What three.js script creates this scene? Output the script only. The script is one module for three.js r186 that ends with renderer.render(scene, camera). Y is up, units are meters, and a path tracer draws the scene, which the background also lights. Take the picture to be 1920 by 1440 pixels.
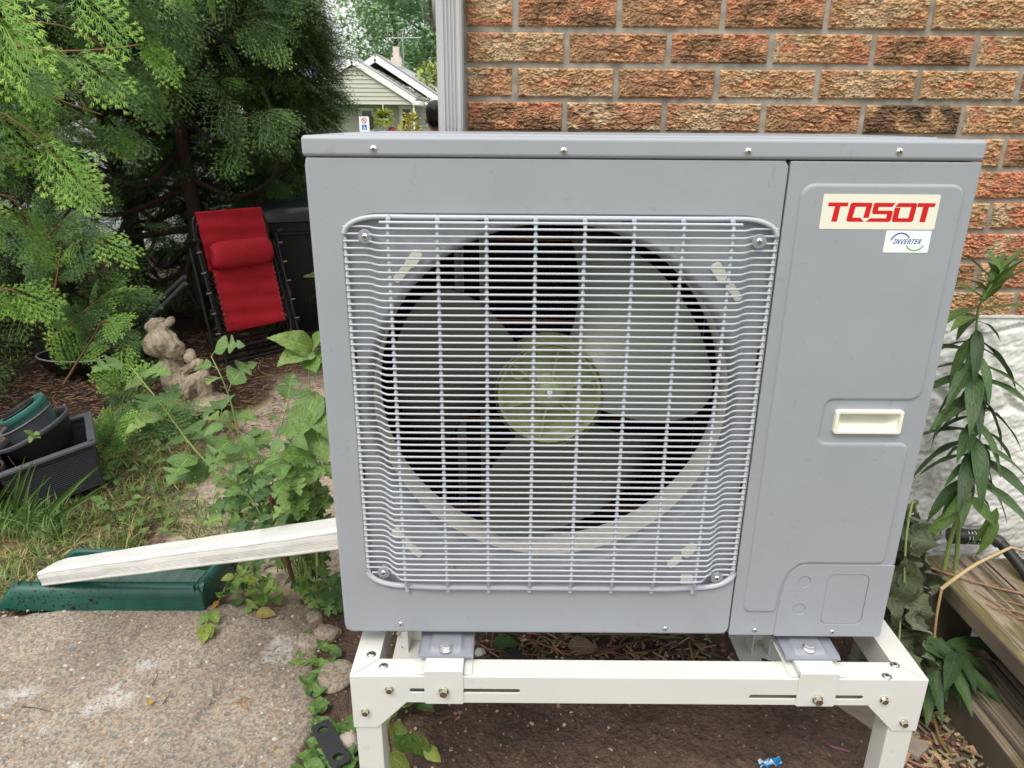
import * as THREE from 'three';
import { RoundedBoxGeometry } from 'three/addons/geometries/RoundedBoxGeometry.js';
import { mergeGeometries, mergeVertices } from 'three/addons/utils/BufferGeometryUtils.js';
import { MarchingCubes } from 'three/addons/objects/MarchingCubes.js';

// ---------------------------------------------------------------- camera, sky, sun, exposure
const scene = new THREE.Scene();
const PITCH = 19.9 * Math.PI / 180, ROLL = 0.4 * Math.PI / 180, FPX = 1356;
const camera = new THREE.PerspectiveCamera(2 * Math.atan(720 / FPX) * 180 / Math.PI, 4 / 3, 0.05, 400);
camera.position.set(0, 1.24, 1.048);
camera.rotation.order = 'YXZ';
camera.rotation.set(-PITCH, 0, ROLL);
camera.focus = 1.25; camera.userData.fStop = 20;
const renderer = new THREE.WebGLRenderer({ antialias: true });
renderer.toneMapping = THREE.LinearToneMapping;
renderer.toneMappingExposure = 2.02;
renderer.shadowMap.enabled = true;

function mulberry(a) { return () => { a |= 0; a = a + 0x6D2B79F5 | 0; let t = Math.imul(a ^ a >>> 15, 1 | a); t = t + Math.imul(t ^ t >>> 7, 61 | t) ^ t; return ((t ^ t >>> 14) >>> 0) / 4294967296; }; }
let rnd = mulberry(7);
const rr = (a, b) => a + (b - a) * rnd();
const clamp = (x, a = 0, b = 1) => Math.min(b, Math.max(a, x));
const mix = (a, b, t) => a + (b - a) * t;
const sstep = (a, b, x) => { const t = clamp((x - a) / (b - a)); return t * t * (3 - 2 * t); };
function hash3(x, y, z) { let h = Math.imul(x, 374761393) + Math.imul(y, 668265263) + Math.imul(z, 2147483647 ^ 1274126177) | 0; h = Math.imul(h ^ h >>> 13, 1274126177); return ((h ^ h >>> 16) >>> 0) / 4294967296; }
function vnoise(x, y, z = 0, p = 0) {       // value noise, optional period p in x and y
  const xi = Math.floor(x), yi = Math.floor(y), zi = Math.floor(z);
  let fx = x - xi, fy = y - yi, fz = z - zi;
  fx = fx * fx * (3 - 2 * fx); fy = fy * fy * (3 - 2 * fy); fz = fz * fz * (3 - 2 * fz);
  const w = (n) => p ? ((n % p) + p) % p : n;
  const x0 = w(xi), x1 = w(xi + 1), y0 = w(yi), y1 = w(yi + 1);
  const a = mix(mix(hash3(x0, y0, zi), hash3(x1, y0, zi), fx), mix(hash3(x0, y1, zi), hash3(x1, y1, zi), fx), fy);
  if (fz === 0) return a;
  const b = mix(mix(hash3(x0, y0, zi + 1), hash3(x1, y0, zi + 1), fx), mix(hash3(x0, y1, zi + 1), hash3(x1, y1, zi + 1), fx), fy);
  return mix(a, b, fz);
}
function fbm(x, y, z, oct, p = 0) { let s = 0, a = 0.5, t = 0; for (let i = 0; i < oct; i++) { s += a * vnoise(x, y, z + i * 17, p); t += a; x *= 2; y *= 2; p *= 2; a *= 0.5; } return s / t; }
function cells(x, y, seed, p = 0) {          // worley: [f1, f2, id]
  const xi = Math.floor(x), yi = Math.floor(y); let f1 = 9, f2 = 9, id = 0;
  for (let j = -1; j <= 1; j++) for (let i = -1; i <= 1; i++) {
    const cx = xi + i, cy = yi + j, wx = p ? ((cx % p) + p) % p : cx, wy = p ? ((cy % p) + p) % p : cy;
    const dx = cx + hash3(wx, wy, seed) - x, dy = cy + hash3(wx, wy, seed + 1) - y, d = Math.sqrt(dx * dx + dy * dy);
    if (d < f1) { f2 = f1; f1 = d; id = hash3(wx, wy, seed + 2); } else if (d < f2) f2 = d;
  }
  return [f1, f2, id];
}

// overcast sky: brighter overhead, soft uneven cloud, greyer towards the horizon
{
  const W = 512, H = 256, data = new Float32Array(W * H * 4);
  for (let j = 0; j < H; j++) for (let i = 0; i < W; i++) {
    const el = (j + 0.5) / H * Math.PI - Math.PI / 2, az = i / W * Math.PI * 2, s = Math.sin(el), k = (j * W + i) * 4;
    const dx = Math.cos(az) * Math.cos(el), dz = Math.sin(az) * Math.cos(el);
    const c = fbm(dx * 2.2 + 5, dz * 2.2 + 5, s * 2.2 + 3, 4);
    const up = Math.max(s, 0), L = s < -0.02 ? 0.12 : (0.36 + 0.88 * up) * (0.82 + 0.36 * c);
    data[k] = L * 0.985; data[k + 1] = L; data[k + 2] = L * 1.025; data[k + 3] = 1;
  }
  const sky = new THREE.DataTexture(data, W, H, THREE.RGBAFormat, THREE.FloatType);
  sky.mapping = THREE.EquirectangularReflectionMapping; sky.magFilter = sky.minFilter = THREE.LinearFilter; sky.needsUpdate = true;
  scene.background = sky; scene.environment = sky;
}
const sun = new THREE.DirectionalLight(0xfff4e6, 0.9);
sun.position.set(-2.2, 7, 3.6); sun.target.position.set(0, 0.4, -0.5);
sun.castShadow = true; sun.shadow.radius = 34; sun.shadow.mapSize.set(2048, 2048);
Object.assign(sun.shadow.camera, { left: -6, right: 6, top: 6, bottom: -6, near: 0.1, far: 40 });
scene.add(sun, sun.target);

// pixel of the survey photograph -> point where its sight line meets a plane (used to read real positions)
const CR = new THREE.Vector3(1, 0, 0), CU = new THREE.Vector3(0, Math.cos(PITCH), -Math.sin(PITCH)), CF = new THREE.Vector3(0, -Math.sin(PITCH), -Math.cos(PITCH));
const AX = CR.clone().multiplyScalar(Math.cos(ROLL)).addScaledVector(CU, Math.sin(ROLL)), AY = CU.clone().multiplyScalar(Math.cos(ROLL)).addScaledVector(CR, -Math.sin(ROLL));
const ray = (px, py) => CF.clone().addScaledVector(AX, (px - 960) / FPX).addScaledVector(AY, -(py - 720) / FPX);
const atZ = (px, py, z) => { const d = ray(px, py); return camera.position.clone().addScaledVector(d, (z - 1.048) / d.z); };
const atY = (px, py, y) => { const d = ray(px, py); return camera.position.clone().addScaledVector(d, (y - 1.24) / d.y); };
const atX = (px, py, x) => { const d = ray(px, py); return camera.position.clone().addScaledVector(d, x / d.x); };

// ---------------------------------------------------------------- naming and building helpers
const taken = {};
function numbered(n) { const k = taken[n] = (taken[n] ?? -1) + 1; return k ? n + '_' + String(k).padStart(3, '0') : n; }
function tag(o, label, category, group) { o.userData.label = label; if (category) o.userData.category = category; if (group) o.userData.group = group; return o; }
function thing(name, label, category, pos = [0, 0, 0], group) { const o = new THREE.Group(); o.name = numbered(name); o.position.set(...(pos.isVector3 ? pos.toArray() : pos)); scene.add(o); return tag(o, label, category, group); }
function part(name, geo, mat, parent, label) { const m = new THREE.Mesh(Array.isArray(geo) ? merge(geo) : geo, mat); m.name = parent === scene ? numbered(name) : name; m.castShadow = m.receiveShadow = true; parent.add(m); if (label) m.userData.label = label; return m; }
function structure(name, geo, mat) { const m = part(name, geo, mat, scene); m.userData.kind = 'structure'; return m; }
function instanced(name, geo, mat, mats, parent, colors) {
  const m = new THREE.InstancedMesh(geo, mat, mats.length); m.name = parent === scene ? numbered(name) : name; m.castShadow = m.receiveShadow = true;
  mats.forEach((t, i) => m.setMatrixAt(i, t)); if (colors) colors.forEach((c, i) => m.setColorAt(i, c));
  m.userData.kind = 'stuff'; parent.add(m); return m;
}
function merge(list) {
  const a = list.map((g) => { const q = g.index ? g.toNonIndexed() : g; for (const k of Object.keys(q.attributes)) if (!['position', 'normal', 'uv', 'color'].includes(k)) q.deleteAttribute(k); if (!q.attributes.uv) q.setAttribute('uv', new THREE.BufferAttribute(new Float32Array(q.attributes.position.count * 2), 2)); return q; });
  const col = a.some((q) => q.attributes.color);
  if (col) a.forEach((q) => { if (!q.attributes.color) q.setAttribute('color', new THREE.BufferAttribute(new Float32Array(q.attributes.position.count * 3).fill(1), 3)); });
  return a.length === 1 ? a[0] : mergeGeometries(a);
}
const V = (x, y, z) => new THREE.Vector3(x, y, z);
function box(w, h, d, x, y, z, r = 0) { const m = Math.min(w, h, d) * 0.49; const g = r ? new RoundedBoxGeometry(w, h, d, 3, Math.min(r, m)) : new THREE.BoxGeometry(w, h, d); g.translate(x, y, z); return g; }
function box2(x0, x1, y0, y1, z0, z1, r = 0) { return box(x1 - x0, y1 - y0, z1 - z0, (x0 + x1) / 2, (y0 + y1) / 2, (z0 + z1) / 2, r); }
function cyl(r0, r1, h, x, y, z, n = 20, axis = 'y') { const g = new THREE.CylinderGeometry(r1, r0, h, n); if (axis === 'z') g.rotateX(Math.PI / 2); if (axis === 'x') g.rotateZ(-Math.PI / 2); g.translate(x, y, z); return g; }
function rod(a, b, r, n = 8, r2 = r) { const d = b.clone().sub(a), L = d.length(), g = new THREE.CylinderGeometry(r2, r, L, n); g.translate(0, L / 2, 0); g.applyQuaternion(new THREE.Quaternion().setFromUnitVectors(V(0, 1, 0), d.normalize())); g.translate(a.x, a.y, a.z); return g; }
class Poly extends THREE.CurvePath { constructor(pts) { super(); for (let i = 1; i < pts.length; i++) this.add(new THREE.LineCurve3(pts[i - 1], pts[i])); } }
function tube(pts, r, n = 8, seg = pts.length * 6, closed = false) { return new THREE.TubeGeometry(new THREE.CatmullRomCurve3(pts, closed, 'centripetal'), seg, r, n, closed); }
function taper(pts, r0, r1, n = 7, seg = pts.length * 4) {      // a tube that thins along its length
  const g = tube(pts, 1, n, seg), c = new THREE.CatmullRomCurve3(pts, false, 'centripetal'), p = g.attributes.position, q = V(0, 0, 0);
  for (let i = 0; i <= seg; i++) { c.getPointAt(i / seg, q); const r = mix(r0, r1, i / seg); for (let j = 0; j <= n; j++) { const k = i * (n + 1) + j; p.setXYZ(k, q.x + (p.getX(k) - q.x) * r, q.y + (p.getY(k) - q.y) * r, q.z + (p.getZ(k) - q.z) * r); } }
  return g;
}
function rrect(x0, x1, y0, y1, r, P = THREE.Shape) { const s = new P(); s.moveTo(x0 + r, y0); s.lineTo(x1 - r, y0); s.absarc(x1 - r, y0 + r, r, -Math.PI / 2, 0); s.lineTo(x1, y1 - r); s.absarc(x1 - r, y1 - r, r, 0, Math.PI / 2); s.lineTo(x0 + r, y1); s.absarc(x0 + r, y1 - r, r, Math.PI / 2, Math.PI); s.lineTo(x0, y0 + r); s.absarc(x0 + r, y0 + r, r, Math.PI, Math.PI * 1.5); return s; }
function roundPoly(pts, radii) {               // closed outline with rounded corners
  const s = new THREE.Shape(), n = pts.length;
  for (let i = 0; i < n; i++) {
    const p = pts[i], a = pts[(i + n - 1) % n], b = pts[(i + 1) % n], r = radii[i] ?? 0.001;
    const u = new THREE.Vector2(a[0] - p[0], a[1] - p[1]).normalize(), v = new THREE.Vector2(b[0] - p[0], b[1] - p[1]).normalize();
    const q0 = [p[0] + u.x * r, p[1] + u.y * r], q1 = [p[0] + v.x * r, p[1] + v.y * r];
    if (i) s.lineTo(...q0); else s.moveTo(...q0);
    s.quadraticCurveTo(p[0], p[1], ...q1);
  }
  s.closePath(); return s;
}
function ext(shape, depth, bevel = 0, z = 0, bt = bevel, seg = 3) { const g = new THREE.ExtrudeGeometry(shape, { depth: Math.max(depth - bt, 1e-4), bevelEnabled: bevel > 0, bevelSize: bevel, bevelOffset: -bevel, bevelThickness: bt, bevelSegments: seg, curveSegments: 14 }); g.translate(0, 0, z); return g; }
function grid(nu, nv, f) {                     // f(u, v) -> [x, y, z]; smooth normals
  const pos = new Float32Array((nu + 1) * (nv + 1) * 3), uv = new Float32Array((nu + 1) * (nv + 1) * 2), idx = [];
  for (let j = 0; j <= nv; j++) for (let i = 0; i <= nu; i++) { const k = j * (nu + 1) + i, p = f(i / nu, j / nv); pos[k * 3] = p[0]; pos[k * 3 + 1] = p[1]; pos[k * 3 + 2] = p[2]; uv[k * 2] = p[3] ?? i / nu; uv[k * 2 + 1] = p[4] ?? j / nv; if (i < nu && j < nv) idx.push(k, k + 1, k + nu + 2, k, k + nu + 2, k + nu + 1); }
  const g = new THREE.BufferGeometry(); g.setAttribute('position', new THREE.BufferAttribute(pos, 3)); g.setAttribute('uv', new THREE.BufferAttribute(uv, 2)); g.setIndex(idx); g.computeVertexNormals(); return g;
}
const M4 = (p, q, s) => new THREE.Matrix4().compose(p, q, typeof s === 'number' ? V(s, s, s) : s);
const Q = (x, y, z, o = 'YXZ') => new THREE.Quaternion().setFromEuler(new THREE.Euler(x, y, z, o));
function dataTex(W, H, f, srgb = true, repeat = true) {   // f(u, v) -> [r, g, b] in 0..1 (sRGB for colour maps)
  const d = new Uint8Array(W * H * 4);
  for (let j = 0; j < H; j++) for (let i = 0; i < W; i++) { const c = f(i / W, j / H), k = (j * W + i) * 4; d[k] = clamp(c[0]) * 255; d[k + 1] = clamp(c[1]) * 255; d[k + 2] = clamp(c[2]) * 255; d[k + 3] = 255; }
  const t = new THREE.DataTexture(d, W, H); if (srgb) t.colorSpace = THREE.SRGBColorSpace; t.magFilter = THREE.LinearFilter; t.minFilter = THREE.LinearMipmapLinearFilter; t.generateMipmaps = true; if (repeat) t.wrapS = t.wrapT = THREE.RepeatWrapping; t.needsUpdate = true; return t;
}
const gray = (v) => [v, v, v];
const lin = (r, g, b) => new THREE.Color().setRGB(r, g, b);
function mat(color, o = {}) { return new THREE.MeshStandardMaterial({ color, roughness: 0.6, ...o }); }
function phys(color, o = {}) { return new THREE.MeshPhysicalMaterial({ color, roughness: 0.6, ...o }); }
function uvScale(g, fn) { const p = g.attributes.position, n = g.attributes.normal, uv = new Float32Array(p.count * 2); for (let i = 0; i < p.count; i++) { const r = fn(p.getX(i), p.getY(i), p.getZ(i), n.getX(i), n.getY(i), n.getZ(i)); uv[i * 2] = r[0]; uv[i * 2 + 1] = r[1]; } g.setAttribute('uv', new THREE.BufferAttribute(uv, 2)); return g; }
const boxUV = (g) => uvScale(g, (x, y, z, nx, ny, nz) => { const ax = Math.abs(nx), ay = Math.abs(ny), az = Math.abs(nz); return ay >= ax && ay >= az ? [x, z] : ax >= az ? [z, y] : [x, y]; });
function vcolor(g, f) { const p = g.attributes.position, c = new Float32Array(p.count * 3); for (let i = 0; i < p.count; i++) { const r = f(p.getX(i), p.getY(i), p.getZ(i)); c[i * 3] = r[0]; c[i * 3 + 1] = r[1]; c[i * 3 + 2] = r[2]; } g.setAttribute('color', new THREE.BufferAttribute(c, 3)); return g; }
// smooth-minimum field of tapered capsules and ellipsoids, meshed
function blob(prims, lo, hi, cell, k = 0.03, noise) {
  const size = Math.max(hi.x - lo.x, hi.y - lo.y, hi.z - lo.z), res = Math.ceil(size / cell) + 4;
  const mc = new MarchingCubes(res, new THREE.MeshBasicMaterial(), false, false, 600000); mc.isolation = 0;
  const c = V((lo.x + hi.x) / 2, (lo.y + hi.y) / 2, (lo.z + hi.z) / 2), h = size / 2 * 1.06, p = V(0, 0, 0), e = V(0, 0, 0), w = V(0, 0, 0);
  for (let z = 0; z < res; z++) for (let y = 0; y < res; y++) for (let x = 0; x < res; x++) {
    p.set(c.x + (x / (res / 2) - 1) * h, c.y + (y / (res / 2) - 1) * h, c.z + (z / (res / 2) - 1) * h);
    let d = 9;
    for (const q of prims) {
      let v;
      if (q.b) { e.copy(q.b).sub(q.a); w.copy(p).sub(q.a); const t = clamp(w.dot(e) / e.lengthSq()); v = w.addScaledVector(e, -t).length() - mix(q.r, q.r2 ?? q.r, t); }
      else { w.copy(p).sub(q.a); if (q.q) w.applyQuaternion(q.qi ??= q.q.clone().invert()); const l = V(w.x / q.s.x, w.y / q.s.y, w.z / q.s.z).length(); v = (l - 1) * Math.min(q.s.x, q.s.y, q.s.z); if (q.ribs) v += Math.cos(Math.atan2(w.z, w.x) * q.ribs) * q.ribd; }
      const kk = q.k ?? k, hh = Math.max(kk - Math.abs(d - v), 0) / kk; 
      if (q.cut) d = Math.max(d, -v); else d = Math.min(d, v) - hh * hh * kk * 0.25;
    }
    if (noise) d += noise(p.x, p.y, p.z);
    mc.field[x + y * res + z * res * res] = -d;
  }
  mc.update();
  const n = mc.count ?? mc.geometry.drawRange.count, g = new THREE.BufferGeometry();
  const pa = new Float32Array(mc.positionArray.slice(0, n * 3));
  for (let i = 0; i < n; i++) { pa[i * 3] = c.x + pa[i * 3] * h; pa[i * 3 + 1] = c.y + pa[i * 3 + 1] * h; pa[i * 3 + 2] = c.z + pa[i * 3 + 2] * h; }
  g.setAttribute('position', new THREE.BufferAttribute(pa, 3));
  g.setAttribute('normal', new THREE.BufferAttribute(new Float32Array(mc.normalArray.slice(0, n * 3)), 3));
  g.deleteAttribute('normal');
  const s = mergeVertices(g, 1e-5); s.computeVertexNormals();
  s.setAttribute('uv', new THREE.BufferAttribute(new Float32Array(s.attributes.position.count * 2), 2)); return s;
}
// ---------------------------------------------------------------- materials for the machine
const paintBump = dataTex(256, 256, (u, v) => gray(fbm(u * 64, v * 64, 1, 3, 64)), false);
const paintRough = dataTex(256, 256, (u, v) => gray(0.44 + 0.16 * fbm(u * 8, v * 8, 4, 4, 8)), false);
const paintTone = dataTex(512, 512, (u, v) => { const s = fbm(u * 6, v * 6, 9, 5, 6), d = fbm(u * 40, v * 40, 2, 2, 40) > 0.86 ? -0.035 : 0; return gray(0.965 + 0.05 * (s - 0.5) + d); });
for (const t of [paintBump, paintRough]) t.repeat.set(4, 4);
const M = {};
M.grey = phys(lin(0.348, 0.37, 0.405), { map: paintTone, roughness: 1, roughnessMap: paintRough, bumpMap: paintBump, bumpScale: 0.00008, clearcoat: 0.15, clearcoatRoughness: 0.35 });
M.cover = phys(lin(0.362, 0.385, 0.418), { map: paintTone, roughness: 1, roughnessMap: paintRough, bumpMap: paintBump, bumpScale: 0.00008, clearcoat: 0.15, clearcoatRoughness: 0.35 });
M.wire = phys(lin(0.48, 0.505, 0.55), { roughness: 0.42, clearcoat: 0.2, clearcoatRoughness: 0.3 });
M.cream = phys(lin(0.71, 0.715, 0.67), { map: paintTone, roughness: 1, roughnessMap: paintRough, bumpMap: paintBump, bumpScale: 0.0001, clearcoat: 0.12, clearcoatRoughness: 0.4 });
M.upright = phys(lin(0.42, 0.455, 0.51), { roughness: 0.42, clearcoat: 0.2, clearcoatRoughness: 0.3 });
M.ivory = mat(lin(0.8, 0.79, 0.69), { roughness: 0.45 });
M.chrome = mat(lin(0.78, 0.78, 0.78), { metalness: 1, roughness: 0.16 });
M.zinc = mat(lin(0.62, 0.6, 0.5), { metalness: 1, roughness: 0.25 });
M.galv = mat(lin(0.5, 0.52, 0.5), { metalness: 0.85, roughness: 0.45, bumpMap: paintBump, bumpScale: 0.0002 });
M.black = mat(lin(0.012, 0.012, 0.013), { roughness: 0.7 });
M.blade = phys(lin(0.15, 0.168, 0.132), { roughness: 0.36, metalness: 0.85, clearcoat: 0.3, clearcoatRoughness: 0.3, bumpMap: paintBump, bumpScale: 0.0003, side: THREE.DoubleSide });
M.hub = phys(lin(0.42, 0.48, 0.24), { roughness: 0.42, transmission: 0.25, thickness: 0, clearcoat: 0.4, clearcoatRoughness: 0.2, side: THREE.DoubleSide });
M.foot = phys(lin(0.27, 0.285, 0.325), { roughness: 0.4, clearcoat: 0.2 });
M.copper = mat(lin(0.5, 0.22, 0.1), { metalness: 1, roughness: 0.4 });

// screw heads: built once at the origin facing +z
function panHead(r, h) { const pts = []; for (let i = 0; i <= 7; i++) { const t = i / 7 * Math.PI / 2; pts.push(new THREE.Vector2(Math.sin(t) * r, Math.cos(t) * h)); } pts.push(new THREE.Vector2(r, -0.001)); const g = new THREE.LatheGeometry(pts, 20); g.rotateX(Math.PI / 2); return g; }
function recess(r, h) { return merge([box(r * 0.95, r * 0.22, h, 0, 0, h * 0.56), box(r * 0.22, r * 0.95, h, 0, 0, h * 0.56)]); }
function washer(r, h) { const pts = [[r * 0.3, h], [r * 0.93, h], [r, h * 0.6], [r, 0]].map((p) => new THREE.Vector2(...p)); const g = new THREE.LatheGeometry(pts, 24); g.rotateX(Math.PI / 2); return g; }
function hexHead(r, h) { const s = new THREE.Shape(); for (let i = 0; i < 6; i++) { const a = i * Math.PI / 3 + 0.2; i ? s.lineTo(Math.cos(a) * r, Math.sin(a) * r) : s.moveTo(Math.cos(a) * r, Math.sin(a) * r); } s.closePath(); return merge([ext(s, h, r * 0.1, 0.0015), washer(r * 1.22, 0.002)]); }
const G = { pan: panHead(0.0052, 0.0034), panRecess: recess(0.0048, 0.0034), pan2: panHead(0.0042, 0.003), panRecess2: recess(0.0038, 0.003), wash: washer(0.0105, 0.0022) };
function screw(parent, x, y, z, o = {}) {
  const g = part('screw', o.small ? G.pan2 : G.pan, M.chrome, parent); g.position.set(x, y, z); g.rotation.z = (x * 37 + y * 91) % 3;
  const s = part('cross_recess', o.small ? G.panRecess2 : G.panRecess, M.black, g);
  if (o.washer) { const w = part('washer', G.wash, M.foot, g); w.position.z = -0.0016; }
  return g;
}

// ---------------------------------------------------------------- the heat pump
const unit = thing('heat_pump', 'large grey outdoor heat pump with round wire fan grille on a cream steel stand', 'heat pump', [0, 0, 0]);
const X0 = -0.2915, X1 = 0.65, Y0 = 0.393, Y1 = 1.193, YT = 1.2215, XS = 0.3835, CX = 0.062, CY = 0.8165;
{ // front panel around the fan opening: rings of points from the round mouth out to the rounded outline
  const N = 360, GX0 = -0.2455, GX1 = 0.381, GY0 = 0.4845, GY1 = 1.117;
  const rrDist = (t, x0, x1, y0, y1, r) => { // distance from the centre to a rounded rectangle along angle t
    const c = Math.cos(t), s = Math.sin(t); let lo = 0, hi = 1.5;
    const inside = (d) => { const x = CX + c * d, y = CY + s * d; if (r < 0.02) r = y > CY ? 0.003 : 0.011; const qx = Math.max(x0 + r - x, x - x1 + r, 0), qy = Math.max(y0 + r - y, y - y1 + r, 0); return x >= x0 && x <= x1 && y >= y0 && y <= y1 && qx * qx + qy * qy <= r * r; };
    for (let i = 0; i < 30; i++) { const m = (lo + hi) / 2; inside(m) ? lo = m : hi = m; } return lo;
  };
  const xr = XS - 0.0008, rings = [];
  for (let i = 0; i <= 8; i++) { const a = i / 8 * Math.PI / 2; rings.push([() => 0.284 + 0.0125 * (1 - Math.cos(a)), -0.0117 - 0.026 * (1 - Math.sin(a))]); }
  for (const [ins, z] of [[0.0048, -0.0117], [0.0036, -0.0112], [0.0022, -0.007], [0.0008, -0.0016], [-0.0006, -0.0003], [-0.002, 0]]) rings.push([(t) => Math.max(rrDist(t, GX0 + ins, GX1 - ins * 0.4, GY0 + ins, GY1 - ins, 0.052 - ins), 0.2967 - ins * 0.1 + 0.0005), z]);
  for (const [ins, z] of [[0.006, 0], [0.0042, -0.0002], [0.0022, -0.0012], [0.0006, -0.0035], [0, -0.0065], [0, -0.03]]) rings.push([(t) => rrDist(t, X0 + ins, xr - ins * 0.25, Y0 + ins, Y1 - 0.0006 - ins * 0.2, 0.012), z]);
  const pos = [], idx = [], uv = [];
  rings.forEach(([d, z], k) => { for (let i = 0; i <= N; i++) { const t = (i % N) / N * Math.PI * 2, r = d(t), x = CX + Math.cos(t) * r, y = CY + Math.sin(t) * r; pos.push(x, y, z); uv.push(x * 2, y * 2); if (k && i < N) { const a = (k - 1) * (N + 1) + i, b = k * (N + 1) + i; idx.push(a, b, b + 1, a, b + 1, a + 1); } } });
  // fill towards the real corners: extra rings between grille and edge keep the wide sheet smooth
  const g = new THREE.BufferGeometry(); g.setAttribute('position', new THREE.Float32BufferAttribute(pos, 3)); g.setAttribute('uv', new THREE.Float32BufferAttribute(uv, 2)); g.setIndex(idx); g.computeVertexNormals();
  const fp = part('front_panel', g, M.grey, unit);
  for (const [x, y, w, h] of [[-0.043, 1.1085, 0.02, 0.005], [0.166, 1.1085, 0.02, 0.005], [-0.2405, 0.898, 0.004, 0.026], [0.377, 0.9, 0.0035, 0.03], [-0.2405, 0.70, 0.004, 0.018], [0.377, 0.68, 0.0035, 0.02]]) part('slot', box(w, h, 0.004, x, y, -0.0112), M.black, fp);
  // inner shroud (orifice ring)
  const lathe = new THREE.LatheGeometry([[0.2885, -0.0372], [0.2846, -0.0372], [0.2838, -0.0382], [0.2832, -0.06], [0.2825, -0.1], [0.2865, -0.102], [0.289, -0.06], [0.2885, -0.0372]].map((p) => new THREE.Vector2(...p)), 128);
  lathe.rotateX(Math.PI / 2); lathe.translate(CX, CY, 0);
  const ring = part('fan_orifice_ring', lathe, mat(lin(0.82, 0.81, 0.74), { roughness: 0.4 }), unit);
  // clips that hold the ring: ivory bars at the four corners
  const clip = (a, b, w, tilt) => { const p = atZ(...a, -0.0117), q = atZ(...b, -0.0117), d = q.clone().sub(p), L = d.length(), m = p.clone().add(q).multiplyScalar(0.5), ang = Math.atan2(d.y, d.x); const s = ext(rrect(-L / 2, L / 2, -w / 2, w / 2, w * 0.35), 0.006, 0.0012); s.rotateZ(ang); s.translate(m.x, m.y, -0.0118); return s; };
  for (const [a, b, c, d] of [[[787, 472], [766, 498], [768, 494], [742, 527]], [[1338, 494], [1358, 528], [1364, 530], [1385, 562]], [[740, 990], [752, 1004], [757, 1010], [790, 1040]], [[1303, 1020], [1280, 1040], [1276, 1042], [1252, 1060]]]) {
    part('clip', merge([clip(a, b, 0.0165), clip(c, d, 0.012)]), M.ivory, unit);
  }
  { const p = atZ(1287, 1085, -0.0117); part('clip', ext(rrect(p.x - 0.011, p.x + 0.011, p.y - 0.009, p.y + 0.009, 0.004), 0.005, 0.001, -0.0118), M.ivory, unit); }
}
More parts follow.
